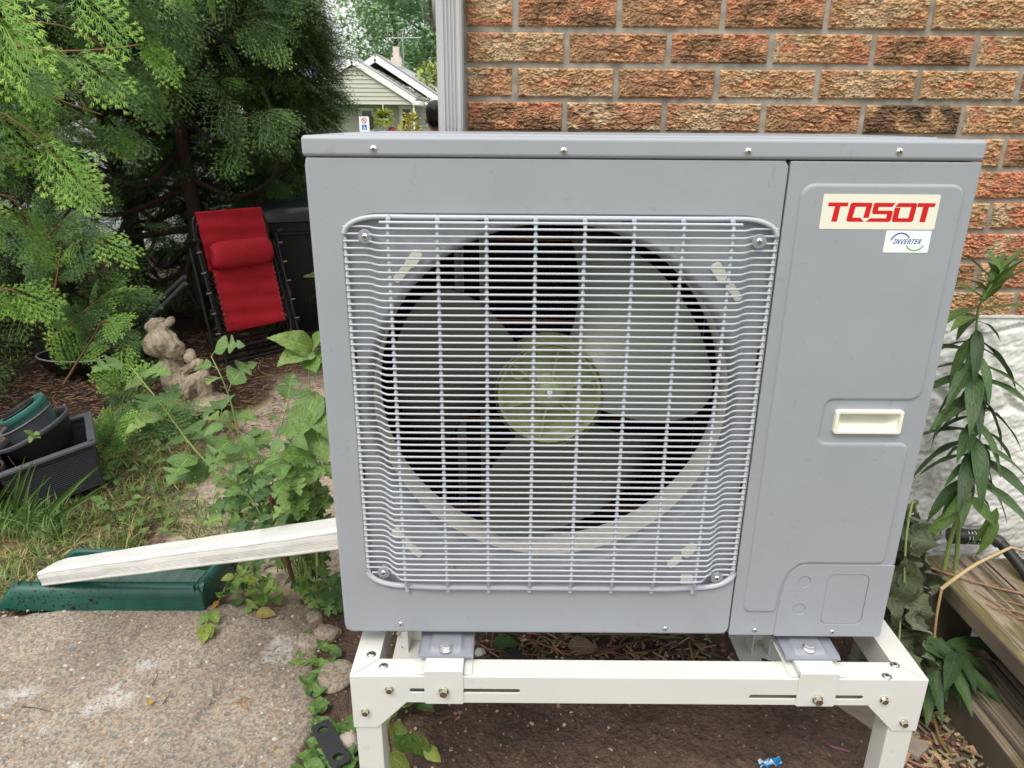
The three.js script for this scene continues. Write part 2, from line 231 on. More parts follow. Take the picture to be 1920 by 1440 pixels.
{ // right service panel with its raised field, grip and corner plate
  const base = roundPoly([[XS + 0.0012, Y0], [0.462, Y0], [0.462, 0.4425], [0.463, 0.476], [0.466, 0.5], [0.474, 0.523], [0.4885, 0.5385], [0.502, 0.541], [X1, 0.541], [X1, Y1 - 0.001], [XS + 0.0012, Y1 - 0.001]], [0.002, 0.001, 0.001, 0.005, 0.006, 0.006, 0.006, 0.004, 0.002, 0.003, 0.003]);
  const gh = [0.5075, 0.6065, 0.7865, 0.8195]; base.holes.push(rrect(...gh, 0.003, THREE.Path));
  const sp = part('service_panel', uvScale(ext(base, 0.03, 0.0018, -0.03), (x, y) => [x * 2, y * 2]), M.grey, unit);
  const emb = roundPoly([[0.4035, 1.1625], [0.6335, 1.1625], [0.6335, 0.8385], [0.4875, 0.8385], [0.4855, 0.7665], [0.6305, 0.7665], [0.6305, 0.5425], [0.502, 0.5425], [0.487, 0.540], [0.4725, 0.5245], [0.4645, 0.5], [0.4615, 0.476], [0.4605, 0.4435], [0.4035, 0.4435]], [0.022, 0.022, 0.022, 0.014, 0.014, 0.018, 0.012, 0.005, 0.006, 0.006, 0.006, 0.005, 0.011, 0.014]);
  part('raised_field', uvScale(ext(emb, 0.0042, 0.0055, -0.0008, 0.0042, 8), (x, y) => [x * 2 + 0.3, y * 2]), M.grey, sp);
  // corner plate with knock-outs: real gaps between plate and discs
  const plate = roundPoly([[0.4635, Y0], [X1, Y0], [X1, 0.5398], [0.502, 0.5398], [0.4893, 0.5372], [0.4757, 0.522], [0.4678, 0.4995], [0.465, 0.476], [0.4638, 0.4425]], [0.001, 0.006, 0.002, 0.004, 0.006, 0.006, 0.006, 0.005, 0.002]);
  const ko = [[0.5016, 0.5059, 0.0108], [0.5003, 0.4502, 0.0108]];
  for (const [x, y, r] of ko) { const h = new THREE.Path(); h.absarc(x, y, r, 0, Math.PI * 2); plate.holes.push(h); }
  const kr = [0.5405, 0.612, 0.4185, 0.5208]; plate.holes.push(rrect(...kr, 0.013, THREE.Path));
  const cp = part('corner_plate', uvScale(ext(plate, 0.012, 0.0006, -0.0105), (x, y) => [x * 2, y * 2]), M.grey, unit);
  for (const [x, y, r] of ko) part('knockout', merge([cyl(r - 0.0007, r - 0.0007, 0.008, x, y, -0.0036, 32, 'z'), box(0.0024, 0.0022, 0.004, x, y - r, -0.0018)]), M.grey, cp);
  part('knockout', merge([ext(rrect(kr[0] + 0.0007, kr[1] - 0.0007, kr[2] + 0.0007, kr[3] - 0.0007, 0.0123), 0.008, 0.0004, -0.0076), box(0.003, 0.0025, 0.004, 0.576, kr[3], -0.0018), box(0.003, 0.0025, 0.004, 0.576, kr[2], -0.0018), box(0.0025, 0.003, 0.004, kr[0], 0.47, -0.0018), box(0.0025, 0.003, 0.004, kr[1], 0.47, -0.0018)]), M.grey, cp);
  // grip: a frame and a scooped pocket
  const fr = rrect(0.5042, 0.6098, 0.7832, 0.8228, 0.0045); fr.holes.push(rrect(0.5098, 0.6042, 0.7888, 0.8172, 0.0022, THREE.Path));
  const grip = part('grip_handle', ext(fr, 0.0085, 0.0016, -0.001), M.ivory, unit);
  const pocket = grid(16, 16, (u, v) => { const x = mix(0.5088, 0.6052, u), y = mix(0.7878, 0.8182, v), ex = Math.min(u, 1 - u), z = -0.026 * sstep(0, 0.16, ex) * (v > 0.94 ? 1 - (v - 0.94) / 0.06 : sstep(0, 0.75, v)); return [x, y, z + 0.003]; });
  part('grip_pocket', pocket, M.ivory, grip);
  // printed labels
  const cv = (w, h) => { const c = document.createElement('canvas'); c.width = w; c.height = h; return c; };
  const c1 = cv(1024, 300), k = c1.getContext('2d');
  k.fillStyle = '#ece8d8'; k.fillRect(0, 0, 1024, 300); k.fillStyle = '#d0121b';
  const P = (pts) => { k.beginPath(); pts.forEach((p, i) => i ? k.lineTo(...p) : k.moveTo(...p)); k.closePath(); k.fill(); };
  const T = 72, B = 236, s = 40;
  P([[52, T], [228, T], [222, T + 34], [160, T + 34], [150, B], [98, B], [112, T + 34], [50, T + 34]]);                       // T
  k.beginPath(); k.moveTo(270, T); k.lineTo(420, T); k.quadraticCurveTo(440, T, 438, T + 22); k.lineTo(424, 202); k.lineTo(376, 202); k.lineTo(388, T + 36); k.lineTo(294, T + 36); k.lineTo(282, 200); k.lineTo(350, 200); k.lineTo(390, B); k.lineTo(252, B); k.quadraticCurveTo(228, B, 231, 212); k.lineTo(244, T + 22); k.quadraticCurveTo(248, T, 270, T); k.fill(); // open O
  k.beginPath(); k.moveTo(470, T); k.lineTo(640, T); k.lineTo(616, T + 36); k.lineTo(498, T + 36); k.lineTo(496, 138); k.lineTo(612, 138); k.quadraticCurveTo(632, 140, 630, 160); k.lineTo(625, 212); k.quadraticCurveTo(622, B, 600, B); k.lineTo(402, B); k.lineTo(440, 204); k.lineTo(578, 204); k.lineTo(582, 170); k.lineTo(466, 170); k.quadraticCurveTo(446, 168, 447, 148); k.lineTo(450, T + 22); k.quadraticCurveTo(452, T, 470, T); k.fill(); // S
  k.beginPath(); k.moveTo(668, T); k.lineTo(812, T); k.quadraticCurveTo(834, T, 832, T + 24); k.lineTo(822, 212); k.quadraticCurveTo(820, B, 798, B); k.lineTo(652, B); k.quadraticCurveTo(632, B, 634, 212); k.lineTo(640, 112); k.lineTo(690, 112); k.lineTo(684, 202); k.lineTo(774, 202); k.lineTo(784, T + 36); k.lineTo(640, T + 36); k.fill(); // second O
  P([[838, T], [994, T], [988, T + 34], [940, T + 34], [930, B], [878, B], [888, T + 34], [834, T + 34]]);                      // T
  const tx = (c) => { const t = new THREE.CanvasTexture(c); t.colorSpace = THREE.SRGBColorSpace; t.anisotropy = 8; return t; };
  const sheet = (x0, x1, y0, y1, z, r) => uvScale(ext(rrect(x0, x1, y0, y1, r), 0.0004, 0, z), (x, y) => [(x - x0) / (x1 - x0), (y - y0) / (y1 - y0)]);
  part('brand_label', sheet(0.4352, 0.5992, 1.1, 1.1485, 0.0036, 0.0025), mat(0xffffff, { map: tx(c1), roughness: 0.35 }), unit, 'cream label with red letters');
  const c2 = cv(512, 250), q = c2.getContext('2d');
  q.fillStyle = '#f1f4f8'; q.fillRect(0, 0, 512, 250); q.fillStyle = '#2a5596'; q.font = 'italic bold 78px sans-serif'; q.save(); q.transform(0.86, 0, -0.16, 1, 0, 0); q.textAlign = 'center'; q.fillText('INVERTER', 318, 152); q.restore();
  const arc = (cx, cy, r, a, b, w, col) => { q.strokeStyle = col; q.lineWidth = w; q.lineCap = 'butt'; q.beginPath(); q.arc(cx, cy, r, a, b); q.stroke(); };
  arc(176, 138, 108, Math.PI * 1.08, Math.PI * 1.84, 15, '#24499b'); arc(352, 118, 108, Math.PI * 0.15, Math.PI * 0.86, 15, '#62b432');
  part('inverter_label', sheet(0.5318, 0.5965, 1.0672, 1.0985, 0.0036, 0.002), mat(0xffffff, { map: tx(c2), roughness: 0.3 }), unit, 'white label with blue word and green arc');
}
{ // case, lid, insides
  part('top_cover', merge([boxUV(box2(X0 - 0.0015, X1 + 0.0015, Y1 + 0.0004, YT, -0.372, 0.0022, 0.006)), boxUV(box2(X0 + 0.004, X1 - 0.004, Y1 - 0.03, Y1 + 0.01, -0.03, -0.0295)), boxUV(box2(X0 + 0.05, X1 - 0.05, YT - 0.004, YT + 0.0022, -0.34, -0.03, 0.003))]), M.cover, unit);
  part('side_panel', boxUV(box2(X0, X0 + 0.0015, Y0, Y1 + 0.004, -0.37, -0.0285)), M.grey, unit);
  part('side_panel', boxUV(box2(X1 - 0.0015, X1, Y0, Y1 + 0.004, -0.37, -0.0285)), M.grey, unit);
  part('base_pan', box2(X0, X1, Y0 - 0.001, Y0 + 0.012, -0.37, -0.0305), M.grey, unit);
  part('partition', box2(XS - 0.002, XS - 0.0005, Y0 + 0.013, Y1, -0.345, -0.0305), mat(lin(0.03, 0.03, 0.03)), unit);
  const fins = []; for (let i = 0; i < 110; i++) fins.push(box(0.0009, 0.76, 0.02, X0 + 0.02 + i * 0.0058, 0.8, -0.335));
  const coil = part('coil', merge([box2(X0 + 0.004, XS - 0.003, Y0 + 0.02, Y1 - 0.002, -0.36, -0.345), ...fins]), M.black, unit);
  const tubes = []; for (let i = 0; i < 14; i++) tubes.push(cyl(0.0025, 0.0025, 0.64, 0.04, 0.46 + i * 0.052, -0.3255, 8, 'x')); part('coil_tube', merge(tubes), M.copper, coil);
  part('motor_bracket', merge([-0.105, -0.06].flatMap((x) => [box2(x, x + 0.016, 0.42, 1.17, -0.262, -0.2605), box2(x, x + 0.002, 0.42, 1.17, -0.2605, -0.245), box2(x + 0.014, x + 0.016, 0.42, 1.17, -0.2605, -0.245)])), M.galv, unit);
  const mot = new THREE.LatheGeometry([[0, 0.07], [0.03, 0.07], [0.055, 0.06], [0.068, 0.045], [0.068, -0.03], [0, -0.035]].map((p) => new THREE.Vector2(...p)), 40); mot.rotateX(Math.PI / 2); mot.translate(CX, CY, -0.225);
  part('fan_motor', mot, M.galv, unit);
  for (const [x, y] of [[-0.045, 0.493], [0.088, 0.49]]) part('refrigerant_pipe', merge([cyl(0.0055, 0.0055, 0.05, x, y, -0.16, 14, 'x'), cyl(0.0075, 0.0075, 0.009, x + 0.014, y, -0.16, 14, 'x')]), M.chrome, unit);
  part('drain_wrap', box2(-0.2, -0.06, 0.41, 0.475, -0.31, -0.25, 0.02), mat(lin(0.01, 0.02, 0.12), { roughness: 0.4 }), unit);
  for (const [px, py] of [[700, 279], [1057, 283], [1403, 284], [1687, 284]]) { const p = atZ(px, py, 0.003); screw(unit, p.x, p.y, 0.0022); }
  for (const [px, py] of [[751, 1169], [1247, 1178], [1415, 1181], [1560, 1184]]) { const p = atZ(px, py, 0.001); screw(unit, p.x, p.y, 0.0011, { small: 1 }); }
  for (const [px, py] of [[1260, 462], [852, 1061]]) { const p = atZ(px, py, -0.01); screw(unit, p.x, p.y, -0.0115, { small: 1 }); }
}
{ // fan: cup hub with ribs and three twisted blades
  const fan = part('fan', (() => { const g = new THREE.LatheGeometry([[0.0885, -0.062], [0.0895, -0.064], [0.0885, -0.14], [0.0865, -0.14], [0.0865, -0.066], [0.081, -0.0655], [0.079, -0.075], [0.077, -0.098], [0.03, -0.1], [0.026, -0.072], [0.012, -0.067], [0.004, -0.0665]].map((p) => new THREE.Vector2(...p)), 72); g.rotateX(Math.PI / 2); return g; })(), M.hub, unit);
  fan.position.set(CX, CY, 0);
  const ribs = []; for (let i = 0; i < 6; i++) { const g = box(0.056, 0.0028, 0.026, 0.052, 0, -0.087); g.rotateZ(i * Math.PI / 3 + 0.35); ribs.push(g); }
  for (const a of [2.5, 0.15, 4.2]) { const c = new THREE.TorusGeometry(0.012, 0.0016, 6, 18, 3.6); c.rotateZ(a); c.translate(Math.cos(a) * 0.064, Math.sin(a) * 0.064, -0.075); ribs.push(c); }
  part('rib', merge(ribs), M.hub, fan);
  const nut = merge([ext((() => { const s = new THREE.Shape(); for (let i = 0; i < 6; i++) s[i ? 'lineTo' : 'moveTo'](Math.cos(i * 1.0472) * 0.0085, Math.sin(i * 1.0472) * 0.0085); s.closePath(); return s; })(), 0.008, 0.0008, -0.066), cyl(0.0115, 0.0115, 0.0015, 0, 0, -0.0655, 24, 'z'), cyl(0.0045, 0.004, 0.012, 0, 0, -0.054, 14, 'z')]);
  part('hub_nut', nut, M.chrome, fan);
  const R0 = 0.083, R1 = 0.264;
  const surf = (u, v, dz) => { // u along the span, v from the leading (front) edge to the trailing edge
    const r = mix(R0, R1, u), sweep = -0.10 + 0.34 * u * u - 0.12 * u, span = mix(1.42, 1.5, sstep(0, 1, u)) + 0.05 * Math.sin(u * 3), a = sweep + v * span - 0.02;
    const tipRound = 0.10 * Math.pow(Math.max(0, (u - 0.8) / 0.2), 3);
    const av = sweep + tipRound + v * (span - 2 * tipRound);
    const z = -0.062 - v * mix(0.075, 0.15, u) + 0.01 * Math.sin(v * Math.PI) + 0.012 * u;
    return [Math.cos(av) * r, Math.sin(av) * r, z + dz];
  };
  const top = grid(22, 30, (u, v) => surf(u, v, 0)), bot = grid(22, 30, (u, v) => surf(u, v, -0.0032));
  const rim = []; for (const [fu, fv] of [[(t) => t, () => 0], [() => 1, (t) => t], [(t) => t, () => 1]]) rim.push(grid(40, 1, (t, w) => surf(fu(t), fv(t), w * -0.0032)));
  const bladeG = merge([top, bot, ...rim]);
  for (const a of [-0.16, 2.24, 4.16]) { const b = part('blade', bladeG, M.blade, fan); b.rotation.z = a; }
}
{ // wire grille
  const gr = part('grille', (() => { // thick top and bottom rails with rounded ends
    const xl = -0.2425, xr = 0.3785, yt = 1.1125, yb = 0.4935, top = [], bot = [];
    const arc = (pts, cx, cy, rx, ry, a0, z) => { for (let i = 0; i <= 8; i++) { const a = a0 + i / 8 * Math.PI / 2; pts.push(V(cx + Math.cos(a) * rx, cy + Math.sin(a) * ry, z)); } };
    arc(top, xr - 0.052, yt - 0.024, 0.052, 0.024, 0, 0.0); for (let i = 1; i < 10; i++) top.push(V(mix(xr - 0.052, xl + 0.052, i / 10), yt, 0.003)); arc(top, xl + 0.052, yt - 0.024, 0.052, 0.024, Math.PI / 2, 0.0);
    arc(bot, xl + 0.06, yb + 0.03, 0.06, 0.03, Math.PI, 0.002); for (let i = 1; i < 10; i++) bot.push(V(mix(xl + 0.06, xr - 0.06, i / 10), yb, 0.006)); arc(bot, xr - 0.06, yb + 0.03, 0.06, 0.03, Math.PI * 1.5, 0.002);
    return merge([tube(top, 0.0036, 10, 110), tube(bot, 0.0048, 10, 110)]);
  })(), M.wire, unit);
  const n = 57, ya = 1.0985, yb = 0.5172, pitch = (ya - yb) / (n - 1), zf = 0.0205, zb = -0.001;
  const prof = (xl, xr) => [V(xl, 0, zb), V(xl + 0.03, 0, zb), V(xl + 0.036, 0, zb + 0.001), V(xl + 0.053, 0, zf - 0.001), V(xl + 0.06, 0, zf), V(0.07, 0, zf), V(xr - 0.06, 0, zf), V(xr - 0.053, 0, zf - 0.001), V(xr - 0.036, 0, zb + 0.001), V(xr - 0.03, 0, zb), V(xr, 0, zb)];
  const wireG = tube(prof(-0.2445, 0.3805), 0.00172, 8, 60), wireIn = tube(prof(-0.236, 0.372), 0.00172, 8, 60);
  for (let i = 0; i < n; i++) { const w = part('grille_bar', i === n - 1 ? wireIn : wireG, M.wire, gr); w.position.y = ya - i * pitch; }
  part('grille_bar', cyl(0.0021, 0.0021, 0.51, 0.067, 1.1068, 0.018, 8, 'x'), M.wire, gr);
  // uprights: each flares into the underside of the bar below it
  const up = (r0, r1) => { const pts = []; for (let i = n - 1; i >= 0; i--) { const y = ya - i * pitch; if (i < n - 1) pts.push([r1, y - pitch + 0.0022], [r0 + (r1 - r0) * 0.55, y - pitch + 0.0042], [r0, y - pitch + 0.0062], [r0, y - 0.0018]); pts.push([r0, y]); } return new THREE.LatheGeometry(pts.map((p) => new THREE.Vector2(...p)), 8); };
  const upG = up(0.002, 0.0036), endG = up(0.0022, 0.0032);
  const stub = merge([rod(V(0, ya, 0), V(0, 1.1085, -0.003), 0.003, 8), rod(V(0, 1.1085, -0.003), V(0, 1.1125, -0.014), 0.0035, 8), rod(V(0, yb, 0), V(0, 0.4975, -0.008), 0.003, 8), box(0.006, 0.0095, 0.007, 0, 0.4885, -0.013, 0.001)]);
  for (let i = 0; i < 8; i++) { const u = part('grille_upright', merge([upG.clone(), stub.clone()]), M.upright, gr); u.position.set(-0.1765 + i * 0.0695, 0, 0.0175); }
  for (const x of [-0.2425, 0.3785]) { const u = part('grille_upright', endG, M.wire, gr); u.position.set(x, 0, -0.003); }
  for (const [px, py] of [[685, 443], [1422, 452], [720, 1072], [1343, 1082]]) { const p = atZ(px, py, 0.001); screw(gr, p.x, p.y, 0.004, { washer: 1 }); part('screw_boss', cyl(0.008, 0.007, 0.012, p.x, p.y, -0.0045, 20, 'z'), M.wire, gr); }
}

// ---------------------------------------------------------------- steel stand
{
  const st = thing('equipment_stand', 'cream painted steel frame stand with bolted corner brackets carrying the heat pump', 'stand');
  const xL = -0.2705, xR = 0.7065, yT = 0.36, yB = 0.305, zF = 0.07;
  const slotted = (x0, x1, y0, y1, slots) => { const s = rrect(x0, x1, y0, y1, 0.001); for (const [a, b, y, h] of slots) s.holes.push(rrect(a, b, y - h / 2, y + h / 2, h * 0.49, THREE.Path)); return s; };
  const sl = atZ(768, 1295, zF), sr = atZ(975, 1296, zF), tl = atZ(1405, 1305, zF), tr = atZ(1618, 1310, zF);
  const face = new THREE.Shape([[xL, 0.2495], [xL + 0.042, 0.2495], [xL + 0.094, yB], [xR - 0.094, yB], [xR - 0.042, 0.2495], [xR, 0.2495], [xR, yT], [xL, yT]].map((p) => new THREE.Vector2(...p)));
  for (const [p, q] of [[sl, sr], [tl, tr]]) face.holes.push(rrect(p.x, q.x, (p.y + q.y) / 2 - 0.0042, (p.y + q.y) / 2 + 0.0042, 0.0041, THREE.Path));
  const flange = (pts, y, d) => { const g = new THREE.ExtrudeGeometry(new THREE.Shape(pts.map((p) => new THREE.Vector2(...p))), { depth: d, bevelEnabled: false }); g.rotateX(-Math.PI / 2); g.translate(0, y - d, 0); return g; }; // points are [x, -z]
  const bend = (x0, x1) => { const g = new THREE.CylinderGeometry(0.0032, 0.0032, x1 - x0, 12, 1, false, Math.PI, Math.PI / 2); g.rotateZ(Math.PI / 2); g.translate((x0 + x1) / 2, yT - 0.0032, zF - 0.0032); return g; };
  const fr = part('front_rail', merge([ext(face, 0.0024, 0.0008, zF - 0.0024), flange([[xL + 0.003, -(zF - 0.002)], [xR - 0.003, -(zF - 0.002)], [xR - 0.0435, -(zF - 0.0425)], [xL + 0.0435, -(zF - 0.0425)]], yT + 0.0002, 0.0022), box2(xL + 0.095, xR - 0.095, yB + 0.0002, yB + 0.002, zF - 0.04, zF - 0.003)].map(boxUV)), M.cream, st);
  part('rear_rail', boxUV(box2(xL + 0.002, xR - 0.002, yB, yT - 0.0005, -0.45, -0.41, 0.002)), M.cream, st);
  for (const s of [1, -1]) { // side rails meet the front rail in a mitre; legs stand inside the corners
    const o = s > 0 ? xL : xR, X = (d) => o + s * d, bx0 = (a, b, ...r) => box2(Math.min(X(a), X(b)), Math.max(X(a), X(b)), ...r);
    const br = part('side_rail', merge([flange([[X(0), -(zF - 0.0012)], [X(0.0425), -(zF - 0.0437)], [X(0.0425), 0.4098], [X(0), 0.4098]], yT, 0.0022), bx0(0, 0.0022, yB, yT - 0.0024, -0.4098, zF - 0.0032), bx0(0.0403, 0.0425, yB, yT - 0.0024, -0.4098, zF - 0.05), bx0(0.0001, 0.0021, 0.2495, yB - 0.0002, zF - 0.06, zF - 0.0032)].map(boxUV)), M.cream, st);
    const list = s > 0 ? [[730, 1293], [685, 1335]] : [[1658, 1313], [1695, 1356]];
    for (const [px, py] of list) { const p = atZ(px, py, zF + 0.002), b = part('bolt', hexHead(0.0058, 0.0055), M.zinc, fr); b.position.set(p.x, p.y, zF + 0.0006); b.rotation.z = px; }
    for (const [px, py] of s > 0 ? [[696, 1226], [719, 1248]] : [[1678, 1246], [1663, 1267]]) { const p = atY(px, py, yT + 0.002), b = part('bolt', merge([G.pan.clone().scale(1.25, 1.25, 0.9), G.wash.clone().scale(0.78, 0.78, 0.5)]), M.chrome, br); b.position.set(p.x, yT + 0.0004, p.z); b.rotation.x = -Math.PI / 2; part('cross_recess', G.panRecess.clone().scale(1.1, 1.1, 0.9), M.black, b); }
    const l0 = s > 0 ? xL + 0.0028 : xR - 0.0478, leg = part('leg', boxUV(box2(l0, l0 + 0.045, 0, yB + 0.04, zF - 0.047, zF - 0.003, 0.0022)), M.cream, st);
    // rear leg: open channel on a drilled foot plate
    const bx = s > 0 ? atY(765, 1222, 0.004) : atY(1412, 1238, 0.004), bz = -0.43;
    part('leg', merge([box2(bx.x, bx.x + 0.0025, 0.006, yB, bz - 0.02, bz + 0.024), box2(bx.x + 0.0026, bx.x + 0.042, 0.006, yB, bz - 0.0225, bz - 0.02), box2(bx.x + 0.042, bx.x + 0.0445, 0.006, yB, bz - 0.02, bz + 0.024)].map(boxUV)), M.cream, st);
    const fpS = rrect(bx.x - 0.034, bx.x + 0.07, -0.055, 0.055, 0.003); for (const [dx, dy] of [[-0.022, 0.043], [-0.022, -0.04], [0.058, 0.043], [0.058, -0.04]]) { const h = new THREE.Path(); h.absarc(bx.x + dx, dy, 0.0045, 0, 7); fpS.holes.push(h); }
    const fg = ext(fpS, 0.004, 0.0005); fg.rotateX(-Math.PI / 2); fg.translate(0, 0.0015, bz); part('foot_plate', boxUV(fg), M.cream, st);
  }
  for (const [px, fx] of [[832, 837], [1535, 1513]]) { // cross members that carry the feet of the machine
    const c = atZ(px, 1285, zF + 0.003).x, cm = part('cross_member', merge([
      ext(rrect(c - 0.033, c + 0.033, yB - 0.0005, yT + 0.0135, 0.0035), 0.002, 0.0006, zF + 0.0004),
      box2(c - 0.0325, c + 0.0325, yT + 0.0115, yT + 0.0138, -0.45, zF + 0.0016, 0.0008),
      box2(c - 0.0325, c - 0.0305, yT + 0.003, yT + 0.0118, -0.45, zF - 0.004), box2(c + 0.0305, c + 0.0325, yT + 0.003, yT + 0.0118, -0.45, zF - 0.004),
      box2(c - 0.0475, c - 0.0328, yT + 0.0008, yT + 0.0034, -0.45, zF - 0.0035, 0.0012), box2(c + 0.0328, c + 0.0475, yT + 0.0008, yT + 0.0034, -0.45, zF - 0.0035, 0.0012),
    ].map(boxUV)), M.cream, st);
    const b = part('bolt', hexHead(0.0073, 0.007), M.zinc, cm), p = atZ(px === 832 ? 832 : 1533, px === 832 ? 1297 : 1312, zF + 0.004); b.position.set(p.x, p.y, zF + 0.0034); b.rotation.z = px;
    // pressed foot of the machine
    const f = atY(fx, 1210, 0.381), fw = 0.047, y0 = yT + 0.0145;
    const dish = grid(40, 30, (u, v) => { const x = f.x - fw + 2 * fw * u, z = mix(-0.06, 0.041, v), a = Math.abs(u - 0.5) * 2, e = sstep(0.62, 0.5, a) * sstep(0.93, 0.82, v), ch = sstep(0.1, 0.0, Math.abs(a - 0.56)) * sstep(0.86, 0.8, v) * sstep(0.5, 0.6, v); return [x, y0 + 0.0022 + 0.0048 * e + 0.003 * ch + 0.004 * sstep(0.96, 1, a) * sstep(1, 0.93, v), z]; });
    const foot = part('mounting_foot', merge([dish, box2(f.x - fw, f.x + fw, y0, y0 + 0.0015, -0.06, 0.041)]), M.foot, unit);
    const fb = part('bolt', hexHead(0.0095, 0.008), M.chrome, foot); fb.position.set(f.x, y0 + 0.0065, atY(fx, 1210, 0.388).z); fb.rotation.x = -Math.PI / 2;
  }
}
// ---------------------------------------------------------------- brick house beside the machine
const WZ = -0.5;                                   // face of the bricks
const mortarTex = dataTex(256, 256, (u, v) => { const a = fbm(u * 60, v * 60, 3, 3, 60), b = fbm(u * 6, v * 6, 8, 3, 6); const t = 0.56 + 0.22 * (a - 0.5) + 0.12 * (b - 0.5); return [t * 1.02, t * 0.985, t * 0.93]; });
const mortarBump = dataTex(256, 256, (u, v) => gray(fbm(u * 50, v * 50, 5, 3, 50)), false);
M.mortar = mat(lin(1, 0.98, 0.94), { map: mortarTex, bumpMap: mortarBump, bumpScale: 0.002, roughness: 0.95 });
const house = thing('brick_house', 'house wall of rough tan and red bricks over a whitewashed stone foundation', 'house');
{
  const XA = -0.098, CO = 0.0634, L = 0.2, J = 0.0105;
  const wall = part('wall', boxUV(box2(XA - 0.012, 3.2, 0.835, 2.75, -4.5, WZ - 0.0085)), M.mortar, house);
  const grain = dataTex(512, 512, (u, v) => { const a = fbm(u * 90, v * 90, 6, 3, 90), b = fbm(u * 22, v * 40, 2, 3, 0); return gray(0.74 + 0.42 * (a - 0.5) + 0.26 * (b - 0.5)); });
  const gb = dataTex(512, 512, (u, v) => gray(fbm(u * 110, v * 110, 6, 3, 110)), false);
  const bm = mat(0xffffff, { vertexColors: true, roughness: 0.92, map: grain, bumpMap: gb, bumpScale: 0.0012 });
  const pal = [[0.83, 0.49, 0.25], [0.85, 0.35, 0.19], [0.46, 0.25, 0.13], [0.9, 0.65, 0.39], [0.2, 0.13, 0.08], [0.82, 0.42, 0.22]];
  const brickGeo = (w, seed, base, second, third, h = CO - 0.01) => { // hand-split face: torn ridges running along the brick
    const nx = Math.round(w * 880), ny = 54;
    const fz = (x, y) => {
      const wx = x + 0.010 * (fbm(x * 70, y * 90, seed, 3) - 0.5) + 0.004 * (fbm(x * 240, y * 300, seed + 2, 2) - 0.5), wy = y + 0.013 * (fbm(x * 48, y * 60, seed + 4, 3) - 0.5) + 0.003 * (fbm(x * 260, y * 260, seed + 6, 2) - 0.5);
      const flake = (fx, fy, s) => { const X = wx * fx + s, Y = wy * fy + 0.5 * s, [f1, f2, id] = cells(X, Y, seed + s), dy = Y - Math.floor(Y); return sstep(0.0, 0.3, f2 - f1) * (0.35 + 0.65 * id) * (1.1 - 0.55 * dy); };
      const e = Math.min(x, w - x, y, h - y), soft = sstep(0.3, 0.62, fbm(x * 22, y * 30, seed + 8, 3));
      return -0.0072 + sstep(0, 0.003, e) * (0.0014 + 0.0062 * flake(46, 112, 1) * (0.45 + 0.55 * soft) + 0.0026 * flake(105, 230, 3) + 0.0022 * (fbm(x * 300, y * 300, seed + 12, 2) - 0.5));
    };
    const f = grid(nx, ny, (u, v) => { const x = u * w, y = v * h; return [x, y, fz(x, y), x * 3 + seed, y * 3]; });
    const rim = [grid(nx, 1, (u, v) => [u * w, 0, mix(-0.06, fz(u * w, 0), v), u * w * 3, v * 0.1]), grid(nx, 1, (u, v) => [w - u * w, h, mix(-0.06, fz(w - u * w, h), v), u * w * 3, v * 0.1]), grid(ny, 1, (u, v) => [0, h - u * h, mix(-0.06, fz(0, h - u * h), v), u * 0.1, v * 0.1]), grid(ny, 1, (u, v) => [w, u * h, mix(-0.06, fz(w, u * h), v), u * 0.1, v * 0.1])];
    const g = merge([f, ...rim]);
    return vcolor(g, (x, y) => { // fired colour in flashed patches
      const a = fbm(x * 16, y * 30, seed + 31, 4), b = fbm(x * 22, y * 44, seed + 37, 3), c = fbm(x * 90, y * 110, seed + 41, 2);
      const t = sstep(0.44, 0.58, a), q = sstep(0.54, 0.68, b), d = fbm(x * 420, y * 420, seed + 45, 2); const o = [0, 1, 2].map((i) => mix(mix(base[i], second[i], t), third[i], q * 0.85) * (0.72 + 0.36 * c + 0.24 * d)); return o;
    });
  };
  const kinds = [[0, 5, 2], [1, 0, 3], [5, 2, 1], [0, 3, 5], [1, 5, 0], [2, 4, 0], [3, 0, 1], [5, 1, 0], [3, 5, 2], [1, 3, 5]];
  const full = kinds.map((k, i) => brickGeo(L - J, 11 + i * 7, pal[k[0]], pal[k[1]], pal[k[2]]));
  const half = [1, 3, 5].map((i) => brickGeo(L / 2 - J, 90 + i * 7, pal[kinds[i][0]], pal[kinds[i][1]], pal[kinds[i][2]]));
  rnd = mulberry(51);
  let last = -1;
  for (let row = 0; row < 16; row++) {
    const y = 1.4095 - 7 * 0 - CO * (9 - row) + 0.005 + (9 - 9) * 0; // courses stack up from the foundation
    const offset = row % 2 === 1;
    for (let k = 0; k < 8; k++) {
      let x = XA + 0.0055 + k * L - (offset ? L / 2 : 0), g;
      if (offset && k === 0) { x = XA + 0.0055 - 0.001; g = half[row % 3]; } else { let i = Math.floor(rnd() * full.length); if (i === last) i = (i + 1) % full.length; last = i; g = full[i]; }
      const b = part('brick', g, bm, wall); b.position.set(x, y + rr(-0.0008, 0.0008), WZ + rr(-0.0018, 0.0012)); b.rotation.z = rr(-0.003, 0.003);
    }
  }
  // whitewashed rubble foundation
  const wt = dataTex(512, 512, (u, v) => { const a = fbm(u * 14, v * 14, 2, 5, 14), d = fbm(u * 12, v * 12, 7, 5, 12), c = fbm(u * 120, v * 120, 3, 2, 120); let t = 0.9 + 0.1 * (a - 0.5) + 0.08 * (c - 0.5); const w = sstep(0.6, 0.74, d) * 0.16; return [mix(t, 0.5, w), mix(t, 0.49, w), mix(t * 0.985, 0.45, w)]; });
  const fm = mat(lin(0.93, 0.93, 0.92), { map: wt, roughness: 0.85, bumpMap: mortarBump, bumpScale: 0.003 });
